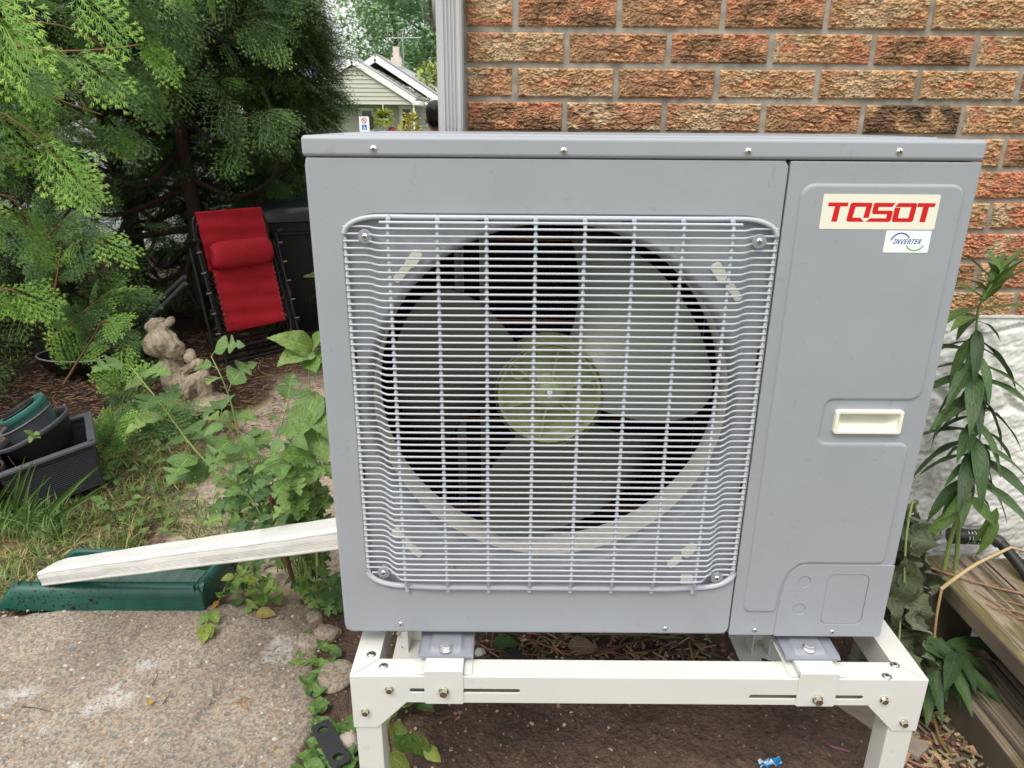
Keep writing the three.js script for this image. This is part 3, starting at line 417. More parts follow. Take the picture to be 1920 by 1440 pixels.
  const stones = (x, y) => { const [f1, f2] = cells(x * 4.2 + 0.35 * fbm(x * 9, y * 9, 3, 3), y * 6.2 + 0.35 * fbm(x * 9, y * 9, 6, 3), 5); return sstep(0.0, 0.12, f2 - f1); };
  part('foundation', grid(420, 300, (u, v) => { const x = mix(-0.11, 1.9, u), y = mix(-0.35, 0.8455, v); const lip = sstep(0.8455, 0.825, y); const z = WZ - 0.002 + lip * (0.012 * stones(x, y) - 0.01 + 0.004 * (fbm(x * 12, y * 16, 3, 4) - 0.5) + 0.005 * (fbm(x * 55, y * 60, 8, 3) - 0.5) + 0.006 * (fbm(x * 150, y * 170, 9, 2) - 0.5)); return [x, y, z, x * 1.7, y * 1.7]; }), fm, house);
  part('foundation_ledge', boxUV(box2(-0.11, 1.9, 0.8435, 0.8475, WZ - 0.05, WZ + 0.003)), fm, house);
  part('foundation_core', boxUV(box2(-0.11, 3.2, -0.5, 0.835, -4.5, WZ - 0.03)), M.mortar, house);
  const rf = new THREE.Shape([[-0.55, 2.72], [3.6, 2.72], [3.6, 2.95], [-0.55, 2.95]].map((p) => new THREE.Vector2(...p))); const rg = ext(rf, 4.6); rg.translate(0, 0, -4.9); part('roof_eave', boxUV(rg), mat(lin(0.5, 0.5, 0.48)), house);
}
{ // downspout on the corner: folded sheet with pressed flutes
  const dx0 = -0.1462, dx1 = -0.0985, z0 = -0.4985, z1 = -0.44, s = new THREE.Shape(), pts = [[dx0, z0], [dx0, z1 - 0.004], [dx0 + 0.004, z1]];
  for (const f of [0.33, 0.47, 0.61, 0.75]) { const x = mix(dx0, dx1, f); pts.push([x - 0.0022, z1], [x - 0.0008, z1 - 0.0034], [x + 0.0008, z1 - 0.0034], [x + 0.0022, z1]); }
  pts.push([dx1 - 0.004, z1], [dx1, z1 - 0.004], [dx1, z0]); pts.forEach((p, i) => i ? s.lineTo(p[0], -p[1]) : s.moveTo(p[0], -p[1])); s.closePath();
  const g = new THREE.ExtrudeGeometry(s, { depth: 2.45, bevelEnabled: false }); g.rotateX(-Math.PI / 2); g.scale(1, 1, 1);
  g.translate(0, 0.3, 0);
  const d = part('downspout', boxUV(g), phys(lin(0.5, 0.5, 0.51), { roughness: 0.5, map: paintTone }), scene); tag(d, 'pale grey fluted downspout upright on the corner of the brick wall', 'downspout');
}
{ // electricity meter on the side wall
  const c = atZ(812, 20, -1.15), m = thing('electricity_meter', 'round glass electricity meter on the side wall past the downspout', 'meter', [-0.11, c.y + 0.03, -1.15]);
  part('meter_box', box(0.05, 0.36, 0.22, -0.025, 0.02, 0, 0.008), mat(lin(0.42, 0.43, 0.44), { metalness: 0.4, roughness: 0.45 }), m);
  part('meter_ring', (() => { const g = new THREE.TorusGeometry(0.087, 0.008, 10, 40); g.rotateY(Math.PI / 2); g.translate(-0.056, 0, 0); return g; })(), M.galv, m);
  part('meter_dial', cyl(0.07, 0.07, 0.06, -0.078, 0, 0, 32, 'x'), mat(lin(0.6, 0.6, 0.6), { roughness: 0.4 }), m);
  const gl = new THREE.LatheGeometry([[0.084, 0.05], [0.083, 0.11], [0.078, 0.128], [0.06, 0.138], [0, 0.142]].map((p) => new THREE.Vector2(...p)), 40); gl.rotateZ(Math.PI / 2);
  part('glass_dome', gl, phys(lin(0.97, 0.97, 0.97), { roughness: 0.03, transmission: 1, thickness: 0 }), m);
}
// ---------------------------------------------------------------- ground, slab, soil
// height of the yard: level round the machine, falling gently towards the street behind the hedge
const yardY = (x, z) => -0.42 * sstep(-3.9, -7, z) + 0.02 * (fbm(x * 1.3 + 9, z * 1.3 + 4, 2, 3) - 0.5) * sstep(-0.7, -1.6, z) ;
const slabEdge = (z) => -0.452 + 0.045 * (fbm(z * 6, 3, 1, 3) - 0.5) - 0.02 * Math.sin(z * 9);
const pathMask = (x, z) => { // concrete walk that runs on behind the machine
  const cx = -0.70 + 0.08 * (z + 0.97); const w = 0.4; return sstep(w + 0.1, w - 0.03, Math.abs(x - cx) + 0.16 * (fbm(x * 5, z * 5, 5, 3) - 0.5)) * sstep(-0.55, -0.75, z) * sstep(-2.75, -2.3, z); };
const grassMask = (x, z) => { const a = fbm(x * 2.1 + 3, z * 2.1, 4, 4), e = Math.hypot((x + 1.35) / 0.62, (z + 1.12) / 0.52), f = Math.hypot((x + 1.95) / 0.5, (z + 0.85) / 0.42); return clamp(Math.max(sstep(1.2, 0.6, e), sstep(1.15, 0.6, f)) * (0.65 + 0.9 * sstep(0.4, 0.6, a)) * (1 - 0.75 * pathMask(x, z))); };
const soilTex = (seed, dark, warm) => dataTex(1024, 1024, (u, v) => {
  const a = fbm(u * 7, v * 7, seed, 5, 7), b = fbm(u * 70, v * 70, seed + 2, 3, 70), [f1, f2, id] = cells(u * 90, v * 90, seed, 90), [g1, , gid] = cells(u * 34, v * 34, seed + 5, 34);
  let t = dark + 0.12 * (a - 0.5) + 0.13 * (b - 0.5), c = [t * 1.08 * warm, t * 0.94, t * 0.82];
  if (id > 0.95 && f1 < 0.3) { const k = 0.3 + 0.35 * ((id - 0.95) * 20); c = [k, k * 0.9, k * 0.74]; }
  if (gid > 0.96 && g1 < 0.22) { const k = 0.42; c = [k * 1.05, k * 0.86, k * 0.62]; }
  return c;
});
const soilBump = dataTex(1024, 1024, (u, v) => { const [f1] = cells(u * 110, v * 110, 3, 110), [h1] = cells(u * 40, v * 40, 8, 40); return gray(0.4 * fbm(u * 24, v * 24, 6, 5, 24) + 0.3 * (1 - f1) + 0.3 * sstep(0.6, 0, h1)); }, false);
{
  // far sheet with mown lawn beyond the yard
  const lawn = dataTex(512, 512, (u, v) => { const a = fbm(u * 60, v * 60, 2, 4, 60), b = fbm(u * 6, v * 6, 5, 4, 6); const t = 0.34 + 0.22 * (a - 0.5) + 0.16 * (b - 0.5); return [t * 0.88, t * 1.12, t * 0.5]; }); lawn.repeat.set(300, 300);
  const g = new THREE.PlaneGeometry(500, 500, 2, 2); g.rotateX(-Math.PI / 2); g.translate(0, -0.45, -30);
  structure('lawn', g, mat(0xffffff, { map: lawn, roughness: 1 }));
  // yard: one modelled sheet whose colour map follows what lies on it
  const X0y = -5.2, X1y = 2.4, Z0y = -8.2, Z1y = 2.2;
  const yt = dataTex(2048, 2048, (u, v) => {
    const x = mix(X0y, X1y, u), z = mix(Z0y, Z1y, v);
    const a = fbm(x * 3, z * 3, 2, 5), b = fbm(x * 90, z * 90, 4, 2), d = fbm(x * 34 + z * 12, z * 120, 7, 2), [f1, , id] = cells(x * 120, z * 120, 4);
    let t = 0.3 + 0.16 * (a - 0.5) + 0.2 * (b - 0.5) + 0.16 * (d - 0.5); let c = [t * 1.17, t * 0.93, t * 0.8];
    if (id > 0.82 && f1 < 0.45) { const k = 0.3 + 0.3 * hash3(id * 1e4 | 0, 3, 1); c = [k * 1.12, k * 0.9, k * 0.7]; }
    const mulch = sstep(-1.75, -2.1, z + 0.25 * (fbm(x * 3, z * 3, 12, 3) - 0.5)) * sstep(-0.9, -1.35, x); c = c.map((q, i) => mix(q, q * [0.62, 0.52, 0.47][i], mulch));
    const m = grassMask(x, z) * sstep(0.35, 0.6, b * 0.5 + a * 0.5); c = c.map((q, i) => mix(q, [0.47, 0.47, 0.23][i] * (0.6 + 0.8 * b), m * 0.7));
    const moss = sstep(0.58, 0.68, fbm(x * 4 + 20, z * 6, 9, 4)) * sstep(-1.2, -1.5, z) * sstep(-2.3, -2, z); c = c.map((q, i) => mix(q, [0.38, 0.4, 0.12][i] * (0.7 + 0.6 * b), moss * 0.75));
    const p = pathMask(x, z), k = 0.67 + 0.24 * (b - 0.5) + 0.14 * (d - 0.5); c = c.map((q, i) => mix(q, k * [1.02, 0.93, 0.82][i] * (id > 0.7 && f1 < 0.5 ? 0.82 : 1), p));
    return c;
  }, true, false);
  const yard = grid(300, 320, (u, v) => { const x = mix(X0y, X1y, u), z = mix(Z0y, Z1y, v); const rough = 1 - pathMask(x, z); return [x, yardY(x, z) + rough * (0.012 * (fbm(x * 14, z * 14, 5, 3) - 0.5) + 0.006 * (fbm(x * 50, z * 50, 3, 2) - 0.5)) - 0.02, z, u, v]; });
  const ym = mat(0xffffff, { map: yt, roughness: 1 }); structure('ground', yard, ym);
  // dark bare soil below the machine
  soilBump.repeat.set(1.6, 1.6);
  const st = soilTex(3, 0.3, 1.05); st.repeat.set(1.6, 1.6);
  structure('soil', grid(260, 170, (u, v) => { const x = mix(-0.62, 1.15, u), z = mix(-0.56, 0.55, v); const edge = Math.min(sstep(0, 0.06, u), sstep(0, 0.04, 1 - u)); const hump = 0.03 * Math.exp(-(((x - 0.55) / 0.35) ** 2 + ((z + 0.16) / 0.16) ** 2)); return [x, -0.012 + edge * (0.012 + hump + 0.02 * (fbm(x * 7, z * 7, 4, 4) - 0.5) + 0.012 * (fbm(x * 30, z * 30, 9, 3) - 0.5) + 0.005 * (fbm(x * 90, z * 90, 2, 2) - 0.5)), z, x, z]; }), mat(lin(1, 0.95, 0.92), { map: st, bumpMap: soilBump, bumpScale: 0.008, roughness: 1 }));
  // old exposed-aggregate slab with a worn broken edge
  const agg = dataTex(2048, 2048, (u, v) => {
    const x = u * 1.0, y = v * 1.0, w = 0.012 * (fbm(u * 40, v * 40, 3, 2, 40) - 0.5);
    const [f1, f2, id] = cells((u + w) * 170, (v + w) * 170, 2, 170), [g1, g2, gid] = cells(u * 44, v * 44, 9, 44), n = fbm(u * 200, v * 200, 3, 2, 200), big = fbm(u * 5, v * 5, 6, 5, 5);
    let t = 0.62 + 0.16 * (n - 0.5) + 0.24 * (big - 0.5), c = [t * 1.01, t * 0.945, t * 0.855];
    const e = sstep(0.03, 0.16, f2 - f1);
    const tint = [[0.64, 0.56, 0.46], [0.55, 0.51, 0.46], [0.7, 0.6, 0.5], [0.46, 0.44, 0.42], [0.68, 0.64, 0.57], [0.6, 0.47, 0.38]][Math.floor(id * 5.99)];
    if (id > 0.25) c = c.map((q, i) => mix(q * 0.86, tint[i] * (0.88 + 0.24 * n) * (0.85 + 0.3 * big), e * 0.6));
    if (gid > 0.86 && g1 < 0.1 + 0.24 * hash3(gid * 1e5 | 0, 2, 2)) { const tt = [[0.68, 0.6, 0.5], [0.48, 0.47, 0.46], [0.66, 0.62, 0.56]][Math.floor((gid - 0.86) * 21)]; c = c.map((q, i) => mix(q, (tt ?? [0.6, 0.55, 0.5])[i] * (0.9 + 0.2 * n), sstep(0.34, 0.28, g1))); }
    const lime = sstep(0.69, 0.76, fbm(u * 4 + 0.5, v * 4, 15, 5, 4)) * sstep(0.35, 0.6, n + 0.2 * e); c = c.map((q) => mix(q, 0.85, lime * 0.6 * sstep(0.3, 0.7, fbm(u * 60, v * 60, 31, 3, 60) + 0.25 * lime)));
    const dirt = sstep(0.55, 0.75, fbm(u * 3, v * 3, 25, 5, 3)); c = c.map((q, i) => mix(q, q * [0.86, 0.8, 0.72][i], dirt * 0.7));
    return c;
  });
  const aggB = dataTex(1024, 1024, (u, v) => { const w = 0.012 * (fbm(u * 40, v * 40, 3, 2, 40) - 0.5), [f1, f2, id] = cells((u + w) * 170, (v + w) * 170, 2, 170), [g1, , gid] = cells(u * 44, v * 44, 9, 44); return gray(0.25 + 0.5 * sstep(0.0, 0.4, f2 - f1) * (0.4 + 0.6 * id) + (gid > 0.82 ? 0.25 * sstep(0.36, 0.1, g1) : 0)); }, false);
  const sm = mat(lin(0.86, 0.86, 0.86), { map: agg, bumpMap: aggB, bumpScale: 0.0013, roughness: 0.95 });
  structure('concrete_slab', grid(340, 220, (u, v) => { const z = mix(-0.74, 0.7, v), far = -0.6 + 0.09 * sstep(-0.95, -1.5, mix(-2.6, slabEdge(z), 1 - (1 - u) ** 1.5)) + 0.08 * (fbm(u * 22, 2, 3, 4) - 0.5), xe = slabEdge(z), x = mix(-2.6, xe, 1 - (1 - u) ** 1.5), zz = Math.max(z, far - 0.02), e = Math.min(xe - x, (z - far) * 1.2); return [x, 0.014 * sstep(-0.02, 0.03, e) - 0.016 * sstep(0.012, -0.005, e) + 0.004 * (fbm(x * 12, z * 12, 3, 3) - 0.5) + 0.0015 * (fbm(x * 80, z * 80, 7, 2) - 0.5) - 0.006 * sstep(0.016, 0.004, Math.abs(x + 0.62 + 0.2 * (z + 0.4) + 0.02 * fbm(z * 14, 1, 2, 3))) * sstep(0.45, 0.6, fbm(z * 9, 5, 2, 2)), zz, x, zz]; }), sm);
  // broken-off lumps along the edge
  rnd = mulberry(19);
  const lump = (seed, sx, sy, sz) => { const g = mergeVertices(new THREE.IcosahedronGeometry(1, 8).deleteAttribute('uv').deleteAttribute('normal')); const p = g.attributes.position; for (let i = 0; i < p.count; i++) { const x = p.getX(i), y = p.getY(i), z = p.getZ(i), r = 0.72 + 0.5 * fbm(x * 1.4 + seed, y * 1.4, z * 1.4 + seed, 3) + 0.1 * (fbm(x * 7, y * 7 + seed, z * 7, 3) - 0.5); p.setXYZ(i, Math.sign(x) * Math.abs(x) ** 0.8 * r * sx, y * r * sy, z * r * sz); } g.computeVertexNormals(); return boxUV(g.toNonIndexed()); };
  const look = { 0: ['pale jagged lump of broken concrete at the slab edge below the leaves', 0.05], 1: ['rounded grey concrete chunk left of the stand bracket', 0.07], 2: ['flat wide concrete piece beside the stand corner', 0.08], 3: ['pinkish stone half hidden in weeds beside the stand leg', 0.04], 4: ['small pale concrete crumb behind the cracked slab edge', 0.035] };
  [[575, 1205, 0.036, 0.016, 0.03], [612, 1190, 0.034, 0.02, 0.036], [628, 1268, 0.05, 0.013, 0.055], [648, 1395, 0.028, 0.022, 0.026], [590, 1160, 0.028, 0.018, 0.024]].forEach(([px, py, a, b, c], i) => { const p = atY(px, py, 0.008); const m = part('concrete_lump', lump(i * 5 + 1, a, b, c), i === 3 ? mat(lin(0.5, 0.42, 0.36), { roughness: 0.9, bumpMap: mortarBump, bumpScale: 0.004 }) : sm, scene); m.position.copy(p); m.rotation.y = i * 1.3; tag(m, look[i][0], 'stone'); });
  for (const [px, py, s, l] of [[1337, 1358, 0.018, 'grey brown pebble lying alone on the soil'], [900, 1224, 0.014, 'speckled whitish stone behind the front rail of the stand']]) { const m = part('stone', lump(px, s, s * 0.8, s * 0.9), mat(px > 1000 ? lin(0.3, 0.26, 0.2) : lin(0.6, 0.58, 0.52), { roughness: 0.95, bumpMap: mortarBump, bumpScale: 0.004 }), scene); m.position.copy(atY(px, py, 0.012)); tag(m, l, 'stone'); }
}
// ---------------------------------------------------------------- leaves and sprays
const UP = V(0, 1, 0);
function leafQuat(dir, up) { const y = dir.clone().normalize(), z = up.clone().addScaledVector(y, -up.dot(y)).normalize(), x = y.clone().cross(z); return new THREE.Quaternion().setFromRotationMatrix(new THREE.Matrix4().makeBasis(x, y, z)); }
const veinTex = (lat, ang, sp) => dataTex(256, 256, (u, v) => { const a = Math.abs(u - 0.5) * 2, mid = sstep(0.07, 0.02, a), s = ((v * lat - a * ang + 40) % 1), l = sstep(0.12, 0.03, Math.abs(s - 0.5)) * (1 - a * 0.5), n = fbm(u * 24, v * 24, 5, 3, 24), spot = sp && fbm(u * 16, v * 16, 8, 3, 16) > 0.68 ? -0.16 : 0; const t = 0.8 + 0.24 * (n - 0.5) + 0.16 * mid + 0.08 * l + spot; return [t + 0.1 * mid + 0.04 * l, t, t - 0.06]; }, true, false);
const veinBump = dataTex(256, 256, (u, v) => { const a = Math.abs(u - 0.5) * 2, s = ((v * 7 - a * 2.2 + 40) % 1); return gray(0.6 - 0.4 * sstep(0.09, 0.02, a) - 0.25 * sstep(0.14, 0.03, Math.abs(s - 0.5)) + 0.1 * (fbm(u * 30, v * 30, 3, 2, 30) - 0.5)); }, false, false);
const TX = { broad: veinTex(7, 2.2, 1), lance: veinTex(16, 1.2, 1) };
const leafMat = (r, g, b, kind, o = {}) => phys(lin(r, g, b), { map: TX[kind], bumpMap: veinBump, bumpScale: 0.0012, roughness: 0.55, transmission: 0.28, thickness: 0, side: THREE.DoubleSide, ...o });
const LM = {
  mulberry: [leafMat(0.25, 0.44, 0.1, 'broad'), leafMat(0.19, 0.37, 0.085, 'broad'), leafMat(0.33, 0.5, 0.13, 'broad'), leafMat(0.13, 0.28, 0.065, 'broad')],
  dark: [leafMat(0.08, 0.2, 0.05, 'broad'), leafMat(0.13, 0.29, 0.065, 'broad'), leafMat(0.2, 0.4, 0.085, 'broad'), leafMat(0.29, 0.48, 0.11, 'broad')],
  lime: [leafMat(0.32, 0.5, 0.08, 'broad'), leafMat(0.42, 0.52, 0.09, 'broad'), leafMat(0.22, 0.43, 0.07, 'broad')],
  lance: [leafMat(0.13, 0.26, 0.08, 'lance'), leafMat(0.1, 0.21, 0.065, 'lance'), leafMat(0.07, 0.15, 0.05, 'lance')],
  lanceTop: [leafMat(0.17, 0.32, 0.06, 'lance'), leafMat(0.13, 0.26, 0.05, 'lance')],
  wilt: [leafMat(0.16, 0.21, 0.11, 'lance', { roughness: 0.8 }), leafMat(0.1, 0.15, 0.08, 'lance', { roughness: 0.8 }), leafMat(0.2, 0.25, 0.13, 'lance', { roughness: 0.8 })],
};
const stemMat = mat(lin(0.2, 0.27, 0.08), { roughness: 0.6 }), stemPale = mat(lin(0.34, 0.4, 0.14), { roughness: 0.6 }), woodMat = mat(lin(0.085, 0.055, 0.038), { roughness: 0.95, bumpMap: soilBump, bumpScale: 0.01 });
const twigMat = mat(lin(0.2, 0.11, 0.06), { roughness: 0.9 });
function leafGeo(kind, seed, droop = 0.25) { // one unit long, base at the origin, tip towards +y
  const R = mulberry(seed), rows = kind === 'lance' ? 16 : 26, cols = 6, k1 = 0.8 + 0.4 * R(), as = 0.1 * (R() - 0.5), twist = (R() - 0.5) * 0.5;
  const wAt = (t, side) => {
    if (kind === 'lance') return 0.105 * Math.pow(Math.sin(Math.PI * Math.pow(t, 0.75)), 0.9) + 0.002;
    const serr = 0.022 * Math.abs(((t * 15 + side * 0.3) % 1) - 0.5) * 2;
    const env = 0.43 * Math.pow(Math.sin(Math.PI * Math.pow(t, 0.62)), 0.8);
    if (kind === 'ovate') return Math.max(env * 0.86 - serr, 0.004);
    const g = (c, w) => Math.exp(-(((t - c) / w) ** 2));
    return Math.max(env * (1 - 0.74 * k1 * g(0.43 + as * side, 0.055) - 0.62 * k1 * g(0.69 - as * side, 0.05)) * (1 + 0.22 * g(0.56, 0.07) + 0.12 * g(0.28, 0.09)) - serr, 0.006);
  };
  return grid(cols, rows, (u, v) => {
    const s = u * 2 - 1, side = Math.sign(s), w = wAt(v, side), a = Math.abs(s), x = s * w, fwd = kind === 'lobed' ? 0.14 * a * a * (0.3 + v) * (1 - v) : 0.03 * a * (1 - v), bow = -droop * v * v * 0.8 - droop * 0.12;
    const wave = 0.018 * Math.sin(v * 17 + side * 1.3 + seed) * a, fold = 0.22 * w * a;
    const tw = twist * v; return [x * Math.cos(tw), v * (1 - 0.12 * droop) + fwd - (kind === 'lance' ? 0 : 0.1 * a * Math.exp(-v * 9)), bow + droop * 0.12 + wave * (kind === 'lance' ? 0.35 : 1) + fold + x * Math.sin(tw), u, v];
  });
}
const LG = { wilt: [0, 1, 2, 3, 4, 5].map((i) => { const g = leafGeo('lance', i * 7 + 2, 0.25), p = g.attributes.position; for (let j = 0; j < p.count; j++) { const x = p.getX(j), y = p.getY(j); p.setX(j, x * 1.5 + 0.05 * Math.sin(y * 7 + i)); p.setZ(j, p.getZ(j) + 0.07 * Math.sin(y * 19 + i * 2 + x * 9) + 0.05 * Math.sin(y * 41 + x * 30) + 1.6 * x * Math.sin(y * 5 + i)); } g.computeVertexNormals(); return g; }) }; for (const k of ['lobed', 'ovate', 'lance']) LG[k] = [0, 1, 2, 3, 4, 5].map((i) => leafGeo(k, i * 13 + k.length, [0.18, 0.32, 0.5, 0.25, 0.7, 0.4][i]));
function addLeaf(root, kind, m, pos, dir, up, size, g) { const l = part('leaf', LG[kind][g ?? Math.floor(rnd() * 6)], m, root); l.position.copy(pos); l.quaternion.copy(leafQuat(dir, up)); l.scale.setScalar(size); return l; }
function stemOf(root, pts, r0, r1, m = stemMat, name = 'stem') { return part(name, taper(pts, r0, r1, 6, pts.length * 5), m, root); }
// leaves alternately along a stem, each on a short stalk
function leafyStem(root, pts, o) {
  const c = new THREE.CatmullRomCurve3(pts, false, 'centripetal'); stemOf(root, pts, o.r0 ?? 0.003, o.r1 ?? 0.0012, o.stem ?? stemMat);
  for (let i = 0; i < o.n; i++) {
    const t = mix(o.from ?? 0.15, 1, i / Math.max(1, o.n - 1)), p = c.getPointAt(t), d = c.getTangentAt(t), a = i * 2.4 + rr(-0.4, 0.4);
    const side = V(Math.cos(a), rr(0.0, 0.5), Math.sin(a) * 0.8 + 0.35).addScaledVector(d, o.fwd ?? 0.5).normalize();
    const size = (o.size ?? 0.07) * rr(0.7, 1.2) * mix(1, o.tip ?? 0.8, t), pl = size * (o.petiole ?? 0.35), q = p.clone().addScaledVector(side, pl);
    if (pl > 0.004) part('stalk', rod(p, q, 0.0011, 5, 0.0008), o.stem ?? stemMat, root);
    const dir = side.clone().add(V(rr(-0.25, 0.25), (o.hang ?? -0.35) + rr(-0.25, 0.2), rr(-0.1, 0.35))).normalize();
    const m = t > (o.topAt ?? 2) ? o.topMats : o.mats; addLeaf(root, o.kind, m[Math.floor(rnd() * m.length)], q, dir, V(rr(-0.35, 0.35), 1, rr(0.1, 0.7)), size);
  }
}
const poly = (list, z, f = atZ) => list.map((p, i) => f(p[0], p[1], typeof z === 'number' ? z : mix(z[0], z[1], i / (list.length - 1))));

// flat scale-leaved spray of an arborvitae, one unit long towards +y
function sprayGeo(seed, n1 = 9, fine = 1) {
  const R = mulberry(seed), pos = [], col = [];
  const seg = (a, b, w, c, lift) => { // slim lozenge from a to b
    const dx = b[0] - a[0], dy = b[1] - a[1], L = Math.hypot(dx, dy) || 1, nx = -dy / L * w, ny = dx / L * w, mx = mix(a[0], b[0], 0.45), my = mix(a[1], b[1], 0.45);
    const z = (p) => -0.22 * p[1] * p[1] - 0.35 * p[0] * p[0] + lift; const A = [...a, z(a)], B = [...b, z(b)], C = [mx + nx, my + ny, z([mx, my]) + w * 0.3], D = [mx - nx, my - ny, z([mx, my]) - w * 0.3];
    pos.push(...A, ...D, ...B, ...A, ...B, ...C); for (let i = 0; i < 6; i++) col.push(...c);
  };
  const g0 = [0.8, 0.85, 0.75], g1 = [1.1, 1.12, 0.95], tipc = [1.65, 1.4, 1.2], wood = [1.6, 0.95, 0.6];
  seg([0, -0.12], [0, 0.62], 0.009, wood, 0); seg([0, 0.55], [0.01, 1], 0.014, g1, 0);
  for (let i = 0; i < n1 * 2; i++) { // side fronds, themselves feathered, reaching forward
    const t = 0.06 + 0.84 * (i / (n1 * 2)) + 0.02 * R(), sd = i % 2 ? 1 : -1, ang = sd * mix(0.85, 0.5, t) * (0.85 + 0.3 * R()), len = (0.52 * Math.pow(1 - t, 0.7) + 0.12) * (0.7 + 0.5 * R()) * Math.min(1, 0.45 + t * 4);
    const d = [Math.sin(ang), Math.cos(ang)], o = [0.0, t], e = [o[0] + d[0] * len, o[1] + d[1] * len], lift = 0.03 * (R() - 0.5);
    seg(o, e, 0.009, g0, lift);
    const n2 = Math.max(2, Math.round(len * 12 * fine));
    for (let j = 0; j <= n2; j++) { const s = (j + 0.5) / (n2 + 0.7), s2 = j % 2 ? 1 : -1, a2 = ang + s2 * (0.5 + 0.2 * R()), l2 = (0.19 * (1 - s * 0.6) + 0.03) * (0.7 + 0.5 * R()) * Math.min(1, 0.5 + len), p = [o[0] + d[0] * len * s, o[1] + d[1] * len * s], q = [p[0] + Math.sin(a2) * l2, p[1] + Math.cos(a2) * l2], c = s > 0.65 && R() > 0.45 ? tipc : R() > 0.5 ? g1 : g0; seg(p, q, 0.0105, c, lift); if (fine > 0.9 && l2 > 0.06) for (const [s3, w3] of [[1, 0.3], [-1, 0.45], [1, 0.6]]) { const a3 = a2 + s3 * 0.55, m = [mix(p[0], q[0], w3), mix(p[1], q[1], w3)]; seg(m, [m[0] + Math.sin(a3) * l2 * 0.45, m[1] + Math.cos(a3) * l2 * 0.45], 0.008, c, lift); } }
    seg(e, [e[0] + d[0] * 0.07, e[1] + d[1] * 0.07], 0.01, tipc, lift);
  }
  const g = new THREE.BufferGeometry(); g.setAttribute('position', new THREE.Float32BufferAttribute(pos, 3)); g.setAttribute('color', new THREE.Float32BufferAttribute(col, 3)); g.setAttribute('uv', new THREE.Float32BufferAttribute(new Float32Array(pos.length / 3 * 2), 2)); g.computeVertexNormals(); return g;
}
const SG = [1, 2, 3, 4, 5].map((i) => sprayGeo(i * 11, 8 + i % 3)), SGlow = [6, 7, 8].map((i) => sprayGeo(i * 11, 7, 0.7));
const sprayMat = (r, g, b) => phys(lin(r, g, b), { vertexColors: true, roughness: 0.6, transmission: 0.18, thickness: 0, side: THREE.DoubleSide });
const SM = { bright: sprayMat(0.22, 0.4, 0.07), mid: sprayMat(0.09, 0.19, 0.046), dark: sprayMat(0.05, 0.12, 0.04) };
const foliage = mat(0xffffff, { vertexColors: true, roughness: 0.65, side: THREE.DoubleSide });
